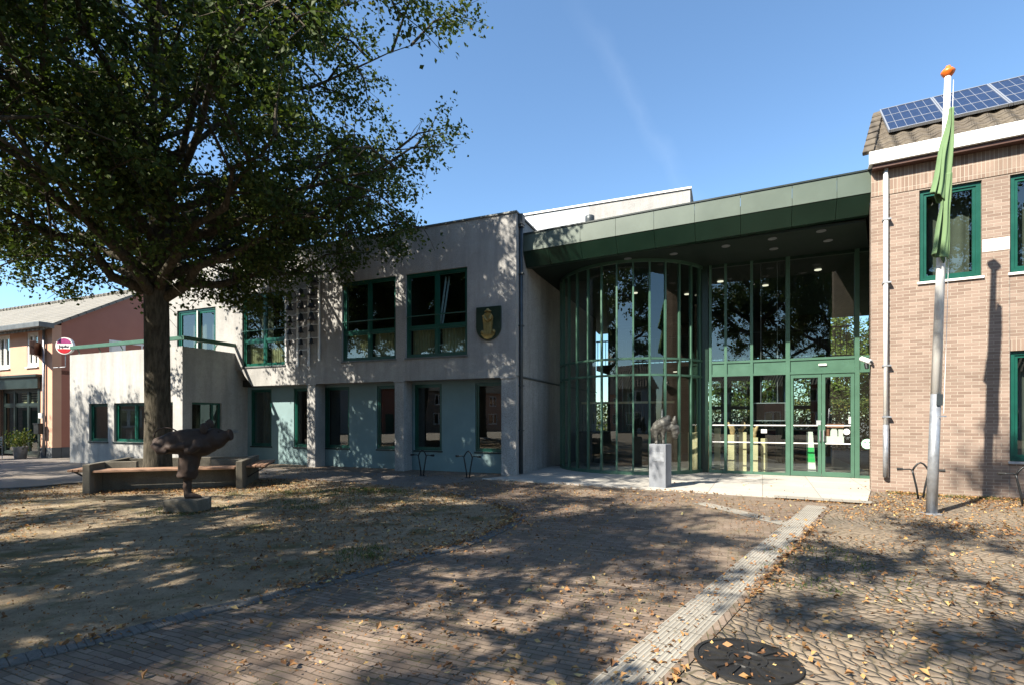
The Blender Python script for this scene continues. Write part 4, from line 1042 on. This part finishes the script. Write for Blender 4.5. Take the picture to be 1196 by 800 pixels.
# ------------------------------------------------------------------ one legged pig bronze on the left
ST = tag(MB().prism([(-.29,-.2),(.0,-.25),(.28,-.21),(.31,.05),(.25,.22),(-.05,.26),(-.28,.2)], 0, .21).build('stone_block', M['concrete_dark'], None, bevel=.02, loc=(-5.30,8.42,.01)),
         'low rough stone block under the one legged bronze', 'stone block')
PG = thing('pig_bronze', 'dark bronze pig-like figure balancing on one leg on a stone block', 'sculpture', (-5.30,8.42,.21), R(6))
b = MB()
spine = [(-.50,0,.875),(-.40,0,.89),(-.26,0,.915),(-.12,0,.93),(.03,0,.93),(.174,0,.92),(.28,0,.93),(.36,0,.955)]
rad = [.115,.145,.178,.2,.222,.235,.215,.185]
b.tube(spine, rad, 22)
b.ball((.40,0,.985), .185, 16, (1.05,.95,.98)).tube([(.42,0,.99),(.52,0,1.01),(.60,0,1.035),(.64,0,1.045)], [.16,.115,.085,.09], 14)
b.tube([(.44,0,.9),(.54,0,.935),(.585,0,.965)], [.09,.06,.04], 10)                        # jaw
b.tube([(.2,-.17,.93),(.24,-.24,.86),(.16,-.25,.80),(.06,-.22,.78)], [.085,.07,.055,.045], 10)   # near foreleg folded back
b.tube([(-.36,-.09,.9),(-.44,-.15,.86),(-.36,-.18,.79),(-.24,-.17,.77)], [.1,.075,.055,.045], 10)
b.tube([(.02,0,.80),(.015,0,.62),(-.01,0,.46),(-.035,0,.345)], [.17,.155,.15,.14], 16)
b.tube([(-.02,0,.40),(-.02,0,.22),(-.015,0,.1),(.0,0,.03)], [.075,.062,.055,.065], 12)
b.tube([(-.03,0,.035),(.08,.0,.04),(.20,0,.02)], [.065,.06,.035], 10)
for s in (-1,1):                                          # arms laid along the body
    b.tube([(.22,s*.17,.95),(.05,s*.21,.88),(-.14,s*.2,.84),(-.3,s*.16,.85)], [.06,.055,.045,.03], 8)
remesh(b, 'body', M['bronze'], PG, .02, 3, .035, .13)
b = MB()
b.ball((.285,.08,1.215), .078, 14, (.95,.5,1.1)).ball((.30,-.14,1.15), .08, 12, (.8,.35,1.2))
b.tube([(.28,.07,1.08),(.285,.08,1.18)], .045, 8)
b.ball((.50,-.08,1.10), .02, 8).ball((.50,.08,1.10), .02, 8)
b.build('ear', M['bronze'], PG, smooth=True)
b = MB(); pts = [(-.32+.19*math.cos(R(a)), -.04, 1.03+.13*math.sin(R(a))) for a in range(-5, 190, 8)]
b.tube(pts, .012, 8); b.build('tail_hoop', M['bronze'], PG, smooth=True)
MB().tube([(.635,0,1.045),(.665,0,1.05)], [.098,.088], 16).build('snout', M['bronze'], PG)

# ------------------------------------------------------------------ square bench around the tree
BE = thing('tree_bench', 'square concrete bench with weathered wooden seats around the lime tree', 'bench', (-8.56,10.23,.01), R(17.9))
bl = 2.87
for x0, x1 in ((0,.13),(bl-.13,bl)): MB().box(x0, x1, 0, 2.2, 0, .6).build('side_wall', M['concrete_dark'], BE, bevel=.012)
MB().box(.13, bl-.13, .55, .67, 0, .43).box(.13,bl-.13,1.9,2.02,0,.58).build('back_wall', M['concrete_dark'], BE, bevel=.01)
MB().box(.13, .7, .67, .79, .43, .6).build('corner_block', M['concrete_dark'], BE, bevel=.01)
MB().box(bl-.75, bl-.13, .67, .79, .46, .6).build('corner_block', M['concrete_dark'], BE, bevel=.01)
b = MB()
for k in range(5): b.box(.16, bl-.16, .02+.105*k, .11+.105*k, .43, .475)
b.build('seat', M['wood'], BE, bevel=.006)
for sx, xo in ((-1, 0),(1, bl)):
    b = MB()
    for k in range(4):
        xa = xo+sx*(.01+.1*k); xb = xo+sx*(.095+.1*k); b.box(min(xa,xb),max(xa,xb),.35,2.1,.43,.475)
    b.build('seat', M['wood'], BE, bevel=.006)
    b = MB()
    for y in (.55,1.9): b.bar((xo+sx*.01,y,.2),(xo+sx*.36,y,.42),.03,.03).bar((xo+sx*.01,y,.415),(xo+sx*.4,y,.415),.03,.025)
    b.build('bracket', M['black'], BE)

# ------------------------------------------------------------------ manhole
MH = thing('manhole_cover', 'round dark cast iron manhole cover with radial ribs in the cobbles', 'manhole cover', (1.45,3.17,.008))
MB().lathe((0,0,0), [(.31,0),(.31,.018),(.285,.02),(.285,.012),(.0,.012)], 40).build('rim', M['cast'], MH)
b = MB()
for k in range(16):
    a = 2*math.pi*k/16; b.bar((.12*math.cos(a),.12*math.sin(a),.016),(.25*math.cos(a),.25*math.sin(a),.016), .02, .014)
for k in range(6):
    a = 2*math.pi*k/6; b.bar((.03*math.cos(a),.03*math.sin(a),.016),(.08*math.cos(a),.08*math.sin(a),.016), .03, .012)
b.lathe((0,0,.01), [(.1,0),(.105,.012),(.115,.012),(.12,0)], 24)
b.build('rib', M['cast'], MH)

# ------------------------------------------------------------------ house and cafe on the far left
PH = thing('corner_house', 'salmon pink rendered house with grey tiled roof and dark shop front', 'building', (-17.9,20.0,0), R(-22.5))
HW = -12.0
sh = [(-1.15,-5.2)]
MB().wall(HW, 0, .42, 5.2, 0, .3, [(-3.75,-.95,.42,3.2),(-1.75,-.95,3.62,4.98),(-3.9,-3.0,3.62,4.98),(-6.0,-5.1,3.62,4.98)]).build('front_wall', M['pink'], PH)
MB().wall(HW, 0, 0, .42, -.02, .3, [(-3.75,-.95,-.1,.5)]).build('plinth', M['plinth'], PH)
gab = [(0.0,.0),(6.8,.0)]
b = MB(); b.add([(-.3,.3,.42),(-.3,6.8,.42),(-.3,6.8,5.25),(-.3,3.4,7.3),(-.3,.3,5.4),(0,.3,.42),(0,6.8,.42),(0,6.8,5.25),(0,3.4,7.3),(0,.3,5.4)], [(0,1,2,3,4),(9,8,7,6,5),(0,5,6,1),(1,6,7,2),(2,7,8,3),(3,8,9,4),(4,9,5,0)])
b.build('gable_wall', M['redrender'], PH)
MB().box(-.3,.015,.3,6.8,0,.42).build('plinth', M['plinth'], PH)
b = MB(); zz = lambda y: 5.25+.6*min(y, 6.8-y)
b.add([(HW,-.35,zz(-.35)),(.12,-.35,zz(-.35)),(.12,3.4,7.32),(HW,3.4,7.32),(HW,7.1,zz(7.1)),(.12,7.1,zz(7.1)),
       (HW,-.35,zz(-.35)-.12),(.12,-.35,zz(-.35)-.12),(.12,3.4,7.2),(HW,3.4,7.2),(HW,7.1,zz(7.1)-.12),(.12,7.1,zz(7.1)-.12)],
      [(0,1,2,3),(3,2,5,4),(7,6,9,8),(8,9,10,11),(0,6,7,1),(1,7,8,2),(2,8,11,5)])
b.build('roof', M['roof_grey'], PH, uvdir=((1,0,0),(0,.85,.5)))
rt_ = MB()
for i in range(34): rt_.tube([(.1-.36*i,3.4,7.34),(-.24-.36*i,3.4,7.35)], [.11,.09], 8)
rt_.build('ridge_tile', M['roof_grey'], PH)
MB().box(HW, .2, -.52, -.02, 5.02, 5.22).build('gutter', M['coping'], PH, bevel=.02)
MB().box(HW, 0, .3, 6.7, 3.3, 3.45).box(HW,-.3,2.6,2.7,0,5.0).build('room_wall', M['roomwall'], PH)
for a, c in ((-1.75,-.95),(-3.9,-3.0),(-6.0,-5.1)):
    w = window(PH, a, c, 3.62, 4.98, .02, M['white'], M['glass'], fw=.1, mull=((a+c)/2,), sill=.08, sillmat=M['white'])
MB().tube([(-.42,-.07,5.05),(-.42,-.07,.1)], .045, 10).build('downpipe', M['galv'], PH, smooth=True)
# shop front
window(PH, -3.75, -.95, .1, 2.75, .1, M['shopdark'], M['glass'], fw=.1, mull=(-2.9,-1.9), trans=(2.1,), name='shop_window')
MB().box(-3.95,-.75,-.12,.1,2.75,3.2).box(-4.0,-.7,-.2,.0,3.2,3.3).box(-.95,-.8,-.03,.1,.0,2.75).box(-3.9,-3.75,-.03,.1,0,2.75).build('shop_cornice', M['shopdark'], PH, bevel=.01)
b = MB()
for k in range(5): b.box(-2.8,-1.0,.3,.32,2.2+.1*k,2.25+.1*k)
b.build('shop_blind', M['ply'], PH)
w = MB(); window_x(PH, 2.0, 3.6, 3.9, 4.9, .02, M['white'], M['glass'], .09)
MB().box(.0,.05,2.06,2.62,3.95,4.85).build('shutter', M['white'], PH)
LBx = thing('letter_box', 'dark wall letter box on the salmon house', 'letter box', (-18.45,20.1,1.15), R(-22.5))
MB().box(-.17,.17,-.15,-.0,-.2,.18).build('box', M['black'], LBx, bevel=.02); MB().box(-.18,.18,-.17,0,.18,.22).build('lid', M['black'], LBx)
MB().box(-.1,.1,-.02,.02,.42,.62).build('notice', M['white'], LBx)
BS = thing('projecting_sign', 'brown box sign with a small pale emblem on a bracket', 'sign', (-18.62,20.13,4.0), R(-62))
MB().box(-.55,.55,-.07,.07,.0,.52).build('board', M['signbrown'], BS, bevel=.015); 
disc(MB(), .09, -.076, -.071, .02, .27, 20).build('emblem', M['ply'], BS)
MB().box(-.38,.4,-.076,-.071,.07,.12).build('lettering', M['ply'], BS)
MB().bar((0,0,.52),(.0,.0,.62),.03,.03).bar((.55,0,.3),(.9,0,.3),.03,.03).build('bracket', M['black'], BS)
RS = thing('round_beer_sign', 'round red and violet beer sign with a white lettered band', 'sign', (-17.3,19.9,4.35), R(4))
disc(MB(), .32, -.06, .06, 0, 0, 36).build('rim', M['white'], RS)
def seg(r, z0, z1, y0, y1):
    p = []
    n = 24
    for i in range(n+1):
        z = z0+(z1-z0)*i/n; p.append((math.sqrt(max(0, r*r-z*z)), z))
    for i in range(n, -1, -1):
        z = z0+(z1-z0)*i/n; p.append((-math.sqrt(max(0, r*r-z*z)), z))
    return MB().prism_y(p, y0, y1)
seg(.285,.09,.284,-.068,-.062).build('upper_field', M['signviolet'], RS)
seg(.285,-.284,-.115,-.068,-.062).build('lower_field', M['signred'], RS)
text_mesh('Jupiler', .15, 'lettering', M['textdark'], RS, (0,-.066,-.02), (R(90),0,0))
MB().tube([(.0,0,-.32),(.0,.0,-.8),(-.55,.15,-.82)], .015, 6).build('bracket', M['galv'], RS)
CC = thing('cafe_chair', 'grey slatted cafe chair outside the dark shop front', 'chair', (-19.6,19.4,.01), R(30))
b = MB(); 
for k in range(5): b.box(-.2,.2,-.2+.085*k,-.14+.085*k,.43,.45)
b.build('seat', M['galv'], CC)
b = MB()
for k in range(4): b.box(-.2,.2,.2,.215,.52+.09*k,.58+.09*k)
b.build('backrest', M['galv'], CC)
for sx in (-1,1):
    MB().tube([(sx*.2,-.19,0),(sx*.2,-.18,.44)], .014, 6).build('leg', M['galv'], CC); MB().tube([(sx*.2,.2,0),(sx*.2,.2,.88)], .014, 6).build('leg', M['galv'], CC)
PT = thing('potted_shrub', 'leafy shrub in a grey pot by the shop front', 'plant', (-18.9,19.75,.01))
MB().lathe((0,0,0), [(.17,0),(.24,.45),(.26,.47),(.22,.47),(.2,.4)], 16).build('pot', M['galv'], PT, smooth=True)
rs = np.random.default_rng(4); P = rs.normal(size=(900,3))*np.array([.2,.2,.17])+np.array([0,0,.72])
me = leaf_mesh('foliage', P, rs.normal(size=(900,3))+np.array([0,0,.6]), rs.uniform(.05,.09,900), rs.random(900), rs); me.materials.append(M['leaf'])
o = bpy.data.objects.new('foliage', me); COL.objects.link(o); o.parent = PT
tw = MB()
for k in range(6): tw.tube([(0,0,.4),(.1*math.cos(k),.1*math.sin(k),.65),(.17*math.cos(k),.17*math.sin(k),.85)], .008, 5)
tw.build('stem', M['bark'], PT)

# ------------------------------------------------------------------ trees
def grow(seed, fork, top, cz, rx, rzu, rzd, nprim, nsec, nter, nspot, nleaf, lsize, trunk_r=.36, spread=.17, lean=(0,0), el0=-.62, elp=.9, low=.86, void=None):
    rs = random.Random(seed); nr = np.random.default_rng(seed)
    tr = MB()
    lead = [Vector((0,0,-.02)), Vector((.0,0,.12)), Vector((.02,0,.5)), Vector((.0,.03,1.6)), Vector((.04,.0,fork)), Vector((.12,.05,fork+1.4)), Vector((-.05,.1,fork+3)), Vector((.1,-.05,top*.62)), Vector((.0,0,top*.85))]
    rr = [trunk_r*1.35, trunk_r*1.18, trunk_r*1.04, trunk_r*.95, trunk_r*.88, trunk_r*.74, trunk_r*.5, trunk_r*.24, trunk_r*.06]
    tr.tube(lead, rr, 18)
    def lead_at(z):
        for i in range(len(lead)-1):
            if lead[i].z <= z <= lead[i+1].z:
                f = (z-lead[i].z)/(lead[i+1].z-lead[i].z); return lead[i].lerp(lead[i+1], f), rr[i]+(rr[i+1]-rr[i])*f
        return lead[-1], rr[-1]
    lim = MB(); spots = []
    for i in range(nprim):
        f = i/(nprim-1); az = i*2.39996+rs.uniform(-.3,.3)
        zs = fork-.2+(top*.8-fork)*f**1.4
        p0, r0 = lead_at(zs)
        # end point on the crown surface
        el = el0+(1.35-el0)*f**elp+rs.uniform(-.1,.1); el = min(el, 1.35)
        rz = rzu if el > 0 else rzd
        k = rs.uniform(.84,1.0)
        ce = math.cos(el)**(.8 if el > 0 else 1)
        end = Vector((rx*ce*math.cos(az)*k, rx*ce*math.sin(az)*k, cz+rz*math.sin(el)*k))
        mid = p0.lerp(end, .45)+Vector((0,0,.10*(end-p0).length+rs.uniform(-.2,.3)))
        pts = []
        for j in range(8):
            t = j/7; a_ = p0.lerp(mid, t); b_ = mid.lerp(end, t); q = a_.lerp(b_, t)
            if 0 < j < 7: q = q+Vector((rs.gauss(0,.1),rs.gauss(0,.1),rs.gauss(0,.08)))
            pts.append(q)
        pr = [max(.006, min(r0*.5, .12)*(1-t/7*.97)) for t in range(8)]
        lim.tube(pts, pr, 8)
        axis = (end-p0).normalized()
        for s in range(nsec):
            t = .22+.78*(s+rs.random()*.6)/nsec; idx = min(6, int(t*7)); q = pts[idx].lerp(pts[idx+1], min(1, t*7-idx))
            d = Vector((rs.gauss(0,1),rs.gauss(0,1),rs.gauss(.15,.7))).normalized()
            d = (d+axis*.55).normalized(); ln = rs.uniform(1.1,2.5)*(1.12-.4*t)*rx/6.5
            e = q+d*ln; e.z -= .12*ln
            e.z = max(e.z, fork*low*1.03); m2 = q.lerp(e,.5)+Vector((0,0,.12*ln))
            sp = [q, q.lerp(m2,.6), m2, m2.lerp(e,.55), e]; lim.tube(sp, [.035,.028,.022,.016,.009], 5, cap=False)
            for u in range(nter):
                t2 = .2+.8*(u+rs.random())/nter; i2 = min(3, int(t2*4)); q2 = sp[i2].lerp(sp[i2+1], min(1, t2*4-i2))
                d2 = (Vector((rs.gauss(0,1),rs.gauss(0,1),rs.gauss(-.05,.6))).normalized()+d*.5).normalized(); l2 = rs.uniform(.45,1.05)
                e2 = q2+d2*l2; e2.z -= .16*l2
                lim.tube([q2, q2.lerp(e2,.5)+Vector((0,0,.05)), e2], [.011,.008,.004], 3, cap=False)
                for w in range(nspot):
                    f2 = .15+.9*(w+rs.random())/nspot; spots.append(q2.lerp(e2, min(f2,1.08)))
    for m_ in (tr, lim):
        m_.v = [(p[0]+lean[0]*max(0,p[2]-1.5), p[1]+lean[1]*max(0,p[2]-1.5), p[2]) for p in m_.v]
    S = np.array([tuple(p) for p in spots])
    S[:,0] += lean[0]*np.maximum(0,S[:,2]-1.5); S[:,1] += lean[1]*np.maximum(0,S[:,2]-1.5); n = len(S)*nleaf
    P = np.repeat(S, nleaf, axis=0)+nr.normal(size=(n,3))*np.array([spread,spread,spread*.8])
    P = P[P[:,2] > fork*low+nr.normal(0,.12,n)]; n = len(P)
    if void is not None:                                   # airy gaps between the leaf clumps
        fld = np.zeros(n)
        for k in range(9):
            dv = nr.normal(size=3); dv /= np.linalg.norm(dv); fld += np.sin(P@dv*nr.uniform(2.2,6.5)+nr.uniform(0,6.28))
        P = P[fld/3 < void+nr.normal(0,.12,n)]; n = len(P)
    C = np.array([0,0,cz]); out = (P-C)/np.array([rx,rx,max(rzu,rzd)])
    N = nr.normal(size=(n,3))*.75+np.array([0,0,.75])+out*.5
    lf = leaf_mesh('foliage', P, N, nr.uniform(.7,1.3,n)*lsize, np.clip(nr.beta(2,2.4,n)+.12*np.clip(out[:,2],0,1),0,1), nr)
    return tr, lim, lf

def tree(kindname, label, loc, rot, data, leafm, group=None, sc=1.0):
    tr, lim, lf = data
    t = thing(kindname, label, 'tree', loc, rot, group); t.scale = (sc,sc,sc)
    tr.build('trunk', M['bark'], t, smooth=True)
    lim.build('limbs', M['bark'], t, smooth=True, weld=False)
    if not lf.materials: lf.materials.append(leafm)
    o = bpy.data.objects.new('crown', lf); COL.objects.link(o); o.parent = t
    return t
big = grow(21, 4.3, 13.2, 8.1, 6.5, 5.0, 3.8, 50, 10, 6, 5, 14, .098, .27, .15, (.05,-.10), -.70, 1.1, 1.03, .36)
T1 = tree('lime_tree', 'large dark crowned lime tree inside the square bench', (-8.12,11.75,.0), 0, big, M['leaf'])
mid = grow(33, 4.6, 12.5, 8.2, 5.0, 4.0, 3.0, 12, 6, 6, 5, 11, .13, .28, .14)
T2 = tree('street_tree', 'tree left of the viewer, known by its shade on the sand', (-10.9,1.9,0), R(10), mid, M['leaf'], 'trees behind the viewer')
for lab, loc, rt, sc_ in (('tree behind the viewer casting shade on the middle paving', (-1.0,-4.6,0), 120, 1.4),
                        ('tree left behind the viewer casting flecks of shade on the paving', (-6.9,1.7,0), 330, .8),
                        ('tree behind the viewer casting shade on the cobbles', (2.6,-6.6,0), 240, 1.1),
                        ('tree far behind the viewer, mirrored in the entrance glass', (7,-13,0), 300, 1.2),
                        ('taller tree far behind the viewer, mirrored in the brick wing', (-3,-15,0), 200, 1.3),
                        ('small tree casting fingers of shade on the annex wall', (-20.6,11.6,0), 70, .76),
                        ('tree across the square, mirrored in the corner window', (-15.5,-7,0), 45, 1.2),
                        ('tree across the street, mirrored in the upper windows', (-23,2.5,0), 145, 1.25),
                        ('tree across the street, mirrored in the ground floor windows', (-24,-6,0), 15, 1.2),
                        ('big tree across the street, mirrored beside the bells', (-31,7,0), 215, 1.35)):
    c = copy_tree(T2); c['label'] = lab; c.location = loc; c.rotation_euler = (0,0,R(rt)); c.scale = (sc_,sc_,sc_)
# leafy trees seen through the hall behind its rear glazing
bt = grow(55, 1.3, 7.5, 4.2, 2.9, 2.8, 2.7, 10, 6, 6, 4, 8, .16, .16, .22)
T5 = tree('garden_tree', 'sunlit green tree behind the hall, seen through its left panes', (14.0,30.5,0), 0, bt, M['leaf_bright'], 'garden trees behind the hall')
for lab, loc, rt in (('sunlit green tree behind the hall, seen through the door panes', (18.2,28.6,0), 80), ('smaller green tree behind the hall, beside the right door post', (22.8,30.5,0), 160)):
    c = copy_tree(T5); c['label'] = lab; c.location = loc; c.rotation_euler = (0,0,R(rt))

# ------------------------------------------------------------------ houses across the square, mirrored in the glass
def row_house(label, loc, rot, wallm, w=9.0):
    t = thing('brick_house', label, 'house', loc, rot, 'houses across the square')
    MB().wall(-w/2, w/2, 0, 5.4, 0, .3, [(-3,-1.4,.9,2.4),(1.2,3,.9,2.4),(-.6,.5,0,2.2),(-3,-1.6,3.4,4.8),(1.4,2.8,3.4,4.8)]).box(-w/2,w/2,6,6.3,0,5.4).box(-w/2,-w/2+.3,.3,6,0,5.4).box(w/2-.3,w/2,.3,6,0,5.4).build('wall', wallm, t, weld=False)
    for a, c, z0, z1 in ((-3,-1.4,.9,2.4),(1.2,3,.9,2.4),(-3,-1.6,3.4,4.8),(1.4,2.8,3.4,4.8)):
        window(t, a, c, z0, z1, .06, M['white'], M['glass'], fw=.08, mull=((a+c)/2,))
    MB().box(-.6,.5,.08,.14,0,2.2).build('door', M['emerald'], t)
    b = MB(); b.add([(-w/2-.2,-.4,5.2),(w/2+.2,-.4,5.2),(w/2+.2,3.1,8.3),(-w/2-.2,3.1,8.3),(-w/2-.2,6.7,5.2),(w/2+.2,6.7,5.2)], [(0,1,2,3),(3,2,5,4),(0,3,4),(1,5,2)])
    b.build('roof', M['roof_tile'], t, uvdir=((1,0,0),(0,.75,.66))); return t
cols = [('red brick','brick'),('salmon','pink'),('white','metalpanel'),('brown','redrender')]
for i, x in enumerate((-27,-17.6,-8.2,1.2,10.6,20)):
    nm, k = cols[(i*3+1) % 4]
    row_house(f'{nm} terraced house, number {i+1} from the corner in the row behind the viewer', (x,-31,0), R(180), M[k], 9.3)
for i, y in enumerate((20,10.6,1.2,-8.2,-17.6,-27)):
    nm, k = cols[i % 4]
    row_house(f'{nm} terraced house, number {i+1} from the far end of the row across the street', (-43,y,0), R(90), M[k], 9.3)
hr = np.random.default_rng(8); n = 42000
P = np.stack([hr.uniform(-13,13,n), hr.uniform(-.55,.55,n), hr.uniform(0,2.5,n)+hr.normal(0,.08,n)], 1)
me = leaf_mesh('hedge', P, hr.normal(size=(n,3))+np.array([0,-.4,.6]), hr.uniform(.09,.16,n), hr.random(n), hr); me.materials.append(M['leaf'])
HG = bpy.data.objects.new('garden_hedge', me); COL.objects.link(HG); HG.location = (14,27,0); HG.rotation_euler = (0,0,R(-24))
tag(HG, 'long dark clipped hedge behind the hall, seen through the doors', 'hedge')

# ------------------------------------------------------------------ fallen leaves and tufts
def inside(poly, X, Y):
    c = np.zeros(len(X), bool); n = len(poly); j = n-1
    for i in range(n):
        xi, yi = poly[i]; xj, yj = poly[j]
        m = ((yi > Y) != (yj > Y)) & (X < (xj-xi)*(Y-yi)/(yj-yi+1e-12)+xi); c ^= m; j = i
    return c
def clump_field(X, Y, sc, seed):
    rs = np.random.default_rng(seed); v = np.zeros(len(X))
    for k in range(7):
        a = rs.uniform(0,6.28); f = sc*rs.uniform(.5,2.2); v += np.sin((X*math.cos(a)+Y*math.sin(a))*f+rs.uniform(0,6.28))
    return v/7
def scatter(poly, n, thr, sc, seed):
    rs = np.random.default_rng(seed); P = np.array(poly); lo, hi = P.min(0), P.max(0)
    X = rs.uniform(lo[0],hi[0],n*6); Y = rs.uniform(lo[1],hi[1],n*6)
    k = inside(poly, X, Y) & (clump_field(X,Y,sc,seed) > thr+rs.normal(0,.22,len(X))); X, Y = X[k][:n], Y[k][:n]
    return np.stack([X,Y],1)
front_sand = [p for p in sand_pts if p[0] > -14] + [(-13.5,-1)]
cob = [(ca.x,ca.y),(6,-1),(12,5),(11.5,7.9),(7.6,10.55),(6.5,9.1),(cb.x,cb.y)]
cobnear = [(4.9,7.6),(8.8,4.8),(11,7.9),(7.7,10.45),(6.5,9.1),(5.6,8.7)]
pav = [(-3.2,3.0),(-1,1.2),(.6,2.6),(5.1,8.9),(3.4,10.6),(-.6,12.7),(-2.1,11.4),(.2,8)]
sets = [scatter(sand_pts[:], 30000, .0, 1.1, 3), scatter(cob, 8000, -.05, 1.3, 4), scatter(cobnear, 4200, -.1, 1.8, 5), scatter(pav, 4200, -.2, .9, 6),
        scatter([(-7,12.8),(-2,11.5),(-.5,13),(-9,16.4)], 350, -.2, 1, 7), scatter([(3.5,10.8),(6.3,9.3),(8.5,12.3),(4,14)], 90, -.3, 1, 8),
        scatter([(-9.2,9.4),(-5.2,10.3),(-5.0,11.6),(-9.6,10.6)], 900, -.2, 2, 9)]
def drift(line, n, w, seed):
    rs = np.random.default_rng(seed); L_ = np.array(line); k = rs.integers(0, len(L_)-1, n); f = rs.random((n,1))
    p = L_[k]*(1-f)+L_[k+1]*f + rs.normal(size=(n,2))*np.abs(rs.normal(size=(n,1)))*w
    keep = clump_field(p[:,0], p[:,1], 2.2, seed) > -.05+rs.normal(0,.2,n); return p[keep]
sets += [drift(edge, 2600, .13, 51), drift([(ca.x,ca.y),(cb.x,cb.y)], 1500, .09, 52), drift([(7.75,10.5),(9.2,9.7),(11,8.65)], 2600, .22, 53), drift([(4.9,9.55),(6.4,8.95),(7.4,10.4)], 700, .12, 54),
         drift([(-.5,12.9),(3,10.95),(4.9,9.9)], 600, .12, 55), drift([(-8.4,10.1),(-5.9,10.95)], 900, .2, 56), drift([(-5.6,8.2),(-5.0,8.2),(-5.0,8.7)], 200, .15, 57)]
XY = np.concatenate(sets)
n = len(XY)
P = np.concatenate([XY, rng.uniform(.02,.034,(n,1))], 1); Nn = rng.normal(size=(n,3))*.42+np.array([0,0,1])
sz = np.minimum(rng.gamma(2.4, .0095, n)+.012, .066)
me = leaf_mesh('fallen_leaves', P, Nn, sz, rng.beta(2,2,n), rng, flat=True, aspect=.62); me.materials.append(M['litter'])
o = bpy.data.objects.new('fallen_leaves', me); COL.objects.link(o); o['kind'] = 'stuff'
# crumbs of leaf, twig and grit trodden into the joints and the sand
cr = np.concatenate([scatter(front_sand, 26000, -.5, 1.0, 61), scatter(pav, 11000, -.4, 1.5, 62), scatter(cob, 11000, -.4, 1.5, 63)]); n = len(cr)
P = np.concatenate([cr, rng.uniform(.018,.024,(n,1))], 1); Nn = rng.normal(size=(n,3))*.6+np.array([0,0,1])
me = leaf_mesh('ground_crumbs', P, Nn, rng.uniform(.006,.02,n), rng.beta(1.3,3,n), rng, flat=True, aspect=.7); me.materials.append(M['litter'])
o = bpy.data.objects.new('ground_crumbs', me); COL.objects.link(o); o['kind'] = 'stuff'
# thin grass tufts in the sand and at the foot of the brick wing
def tufts(XY, per, seed):
    rs = np.random.default_rng(seed); n = len(XY)*per
    P = np.repeat(np.concatenate([XY, np.full((len(XY),1),.01)],1), per, axis=0); P[:,:2] += rs.normal(size=(n,2))*.06
    d = rs.normal(size=(n,3))*.5+np.array([0,0,1]); d /= np.linalg.norm(d,axis=1,keepdims=True); h = rs.uniform(.03,.085,(n,1))
    s = np.cross(d, rs.normal(size=(n,3))); s /= np.linalg.norm(s,axis=1,keepdims=True); s *= .004
    V = np.stack([P-s, P+s, P+d*h], 1).reshape(-1,3)
    me = bpy.data.meshes.new('grass_tufts'); me.vertices.add(3*n); me.vertices.foreach_set('co', V.reshape(-1))
    me.loops.add(3*n); me.loops.foreach_set('vertex_index', np.arange(3*n, dtype=np.int32)); me.polygons.add(n); me.polygons.foreach_set('loop_start', (np.arange(n)*3).astype(np.int32)); me.update(calc_edges=True)
    at = me.attributes.new('rnd','FLOAT','FACE'); at.data.foreach_set('value', rs.random(n).astype(np.float32)); return me
tx = np.concatenate([scatter([(-4,8.6),(-.8,8.4),(-1.2,10.2),(-3,11.2),(-6,10.5)], 420, .1, 1.2, 21), scatter([(-1.9,5.3),(-1.35,5.6),(-1.5,6.1),(-1.9,5.9)], 40, -.6, 1, 22),
                     scatter([(7.6,10.35),(9.4,9.3),(9.5,9.5),(7.7,10.6)], 60, -.5, 1, 23), scatter([(2.2,4.4),(3.6,4.4),(3.9,6),(3,6)], 36, -.5, 1, 24), scatter([(-5.9,8),(-4.7,8),(-4.7,8.9),(-5.9,8.9)], 60, -.4, 1, 25)])
me = tufts(tx, 9, 31); me.materials.append(M['grassblade'])
o = bpy.data.objects.new('grass_tufts', me); COL.objects.link(o); o['kind'] = 'stuff'
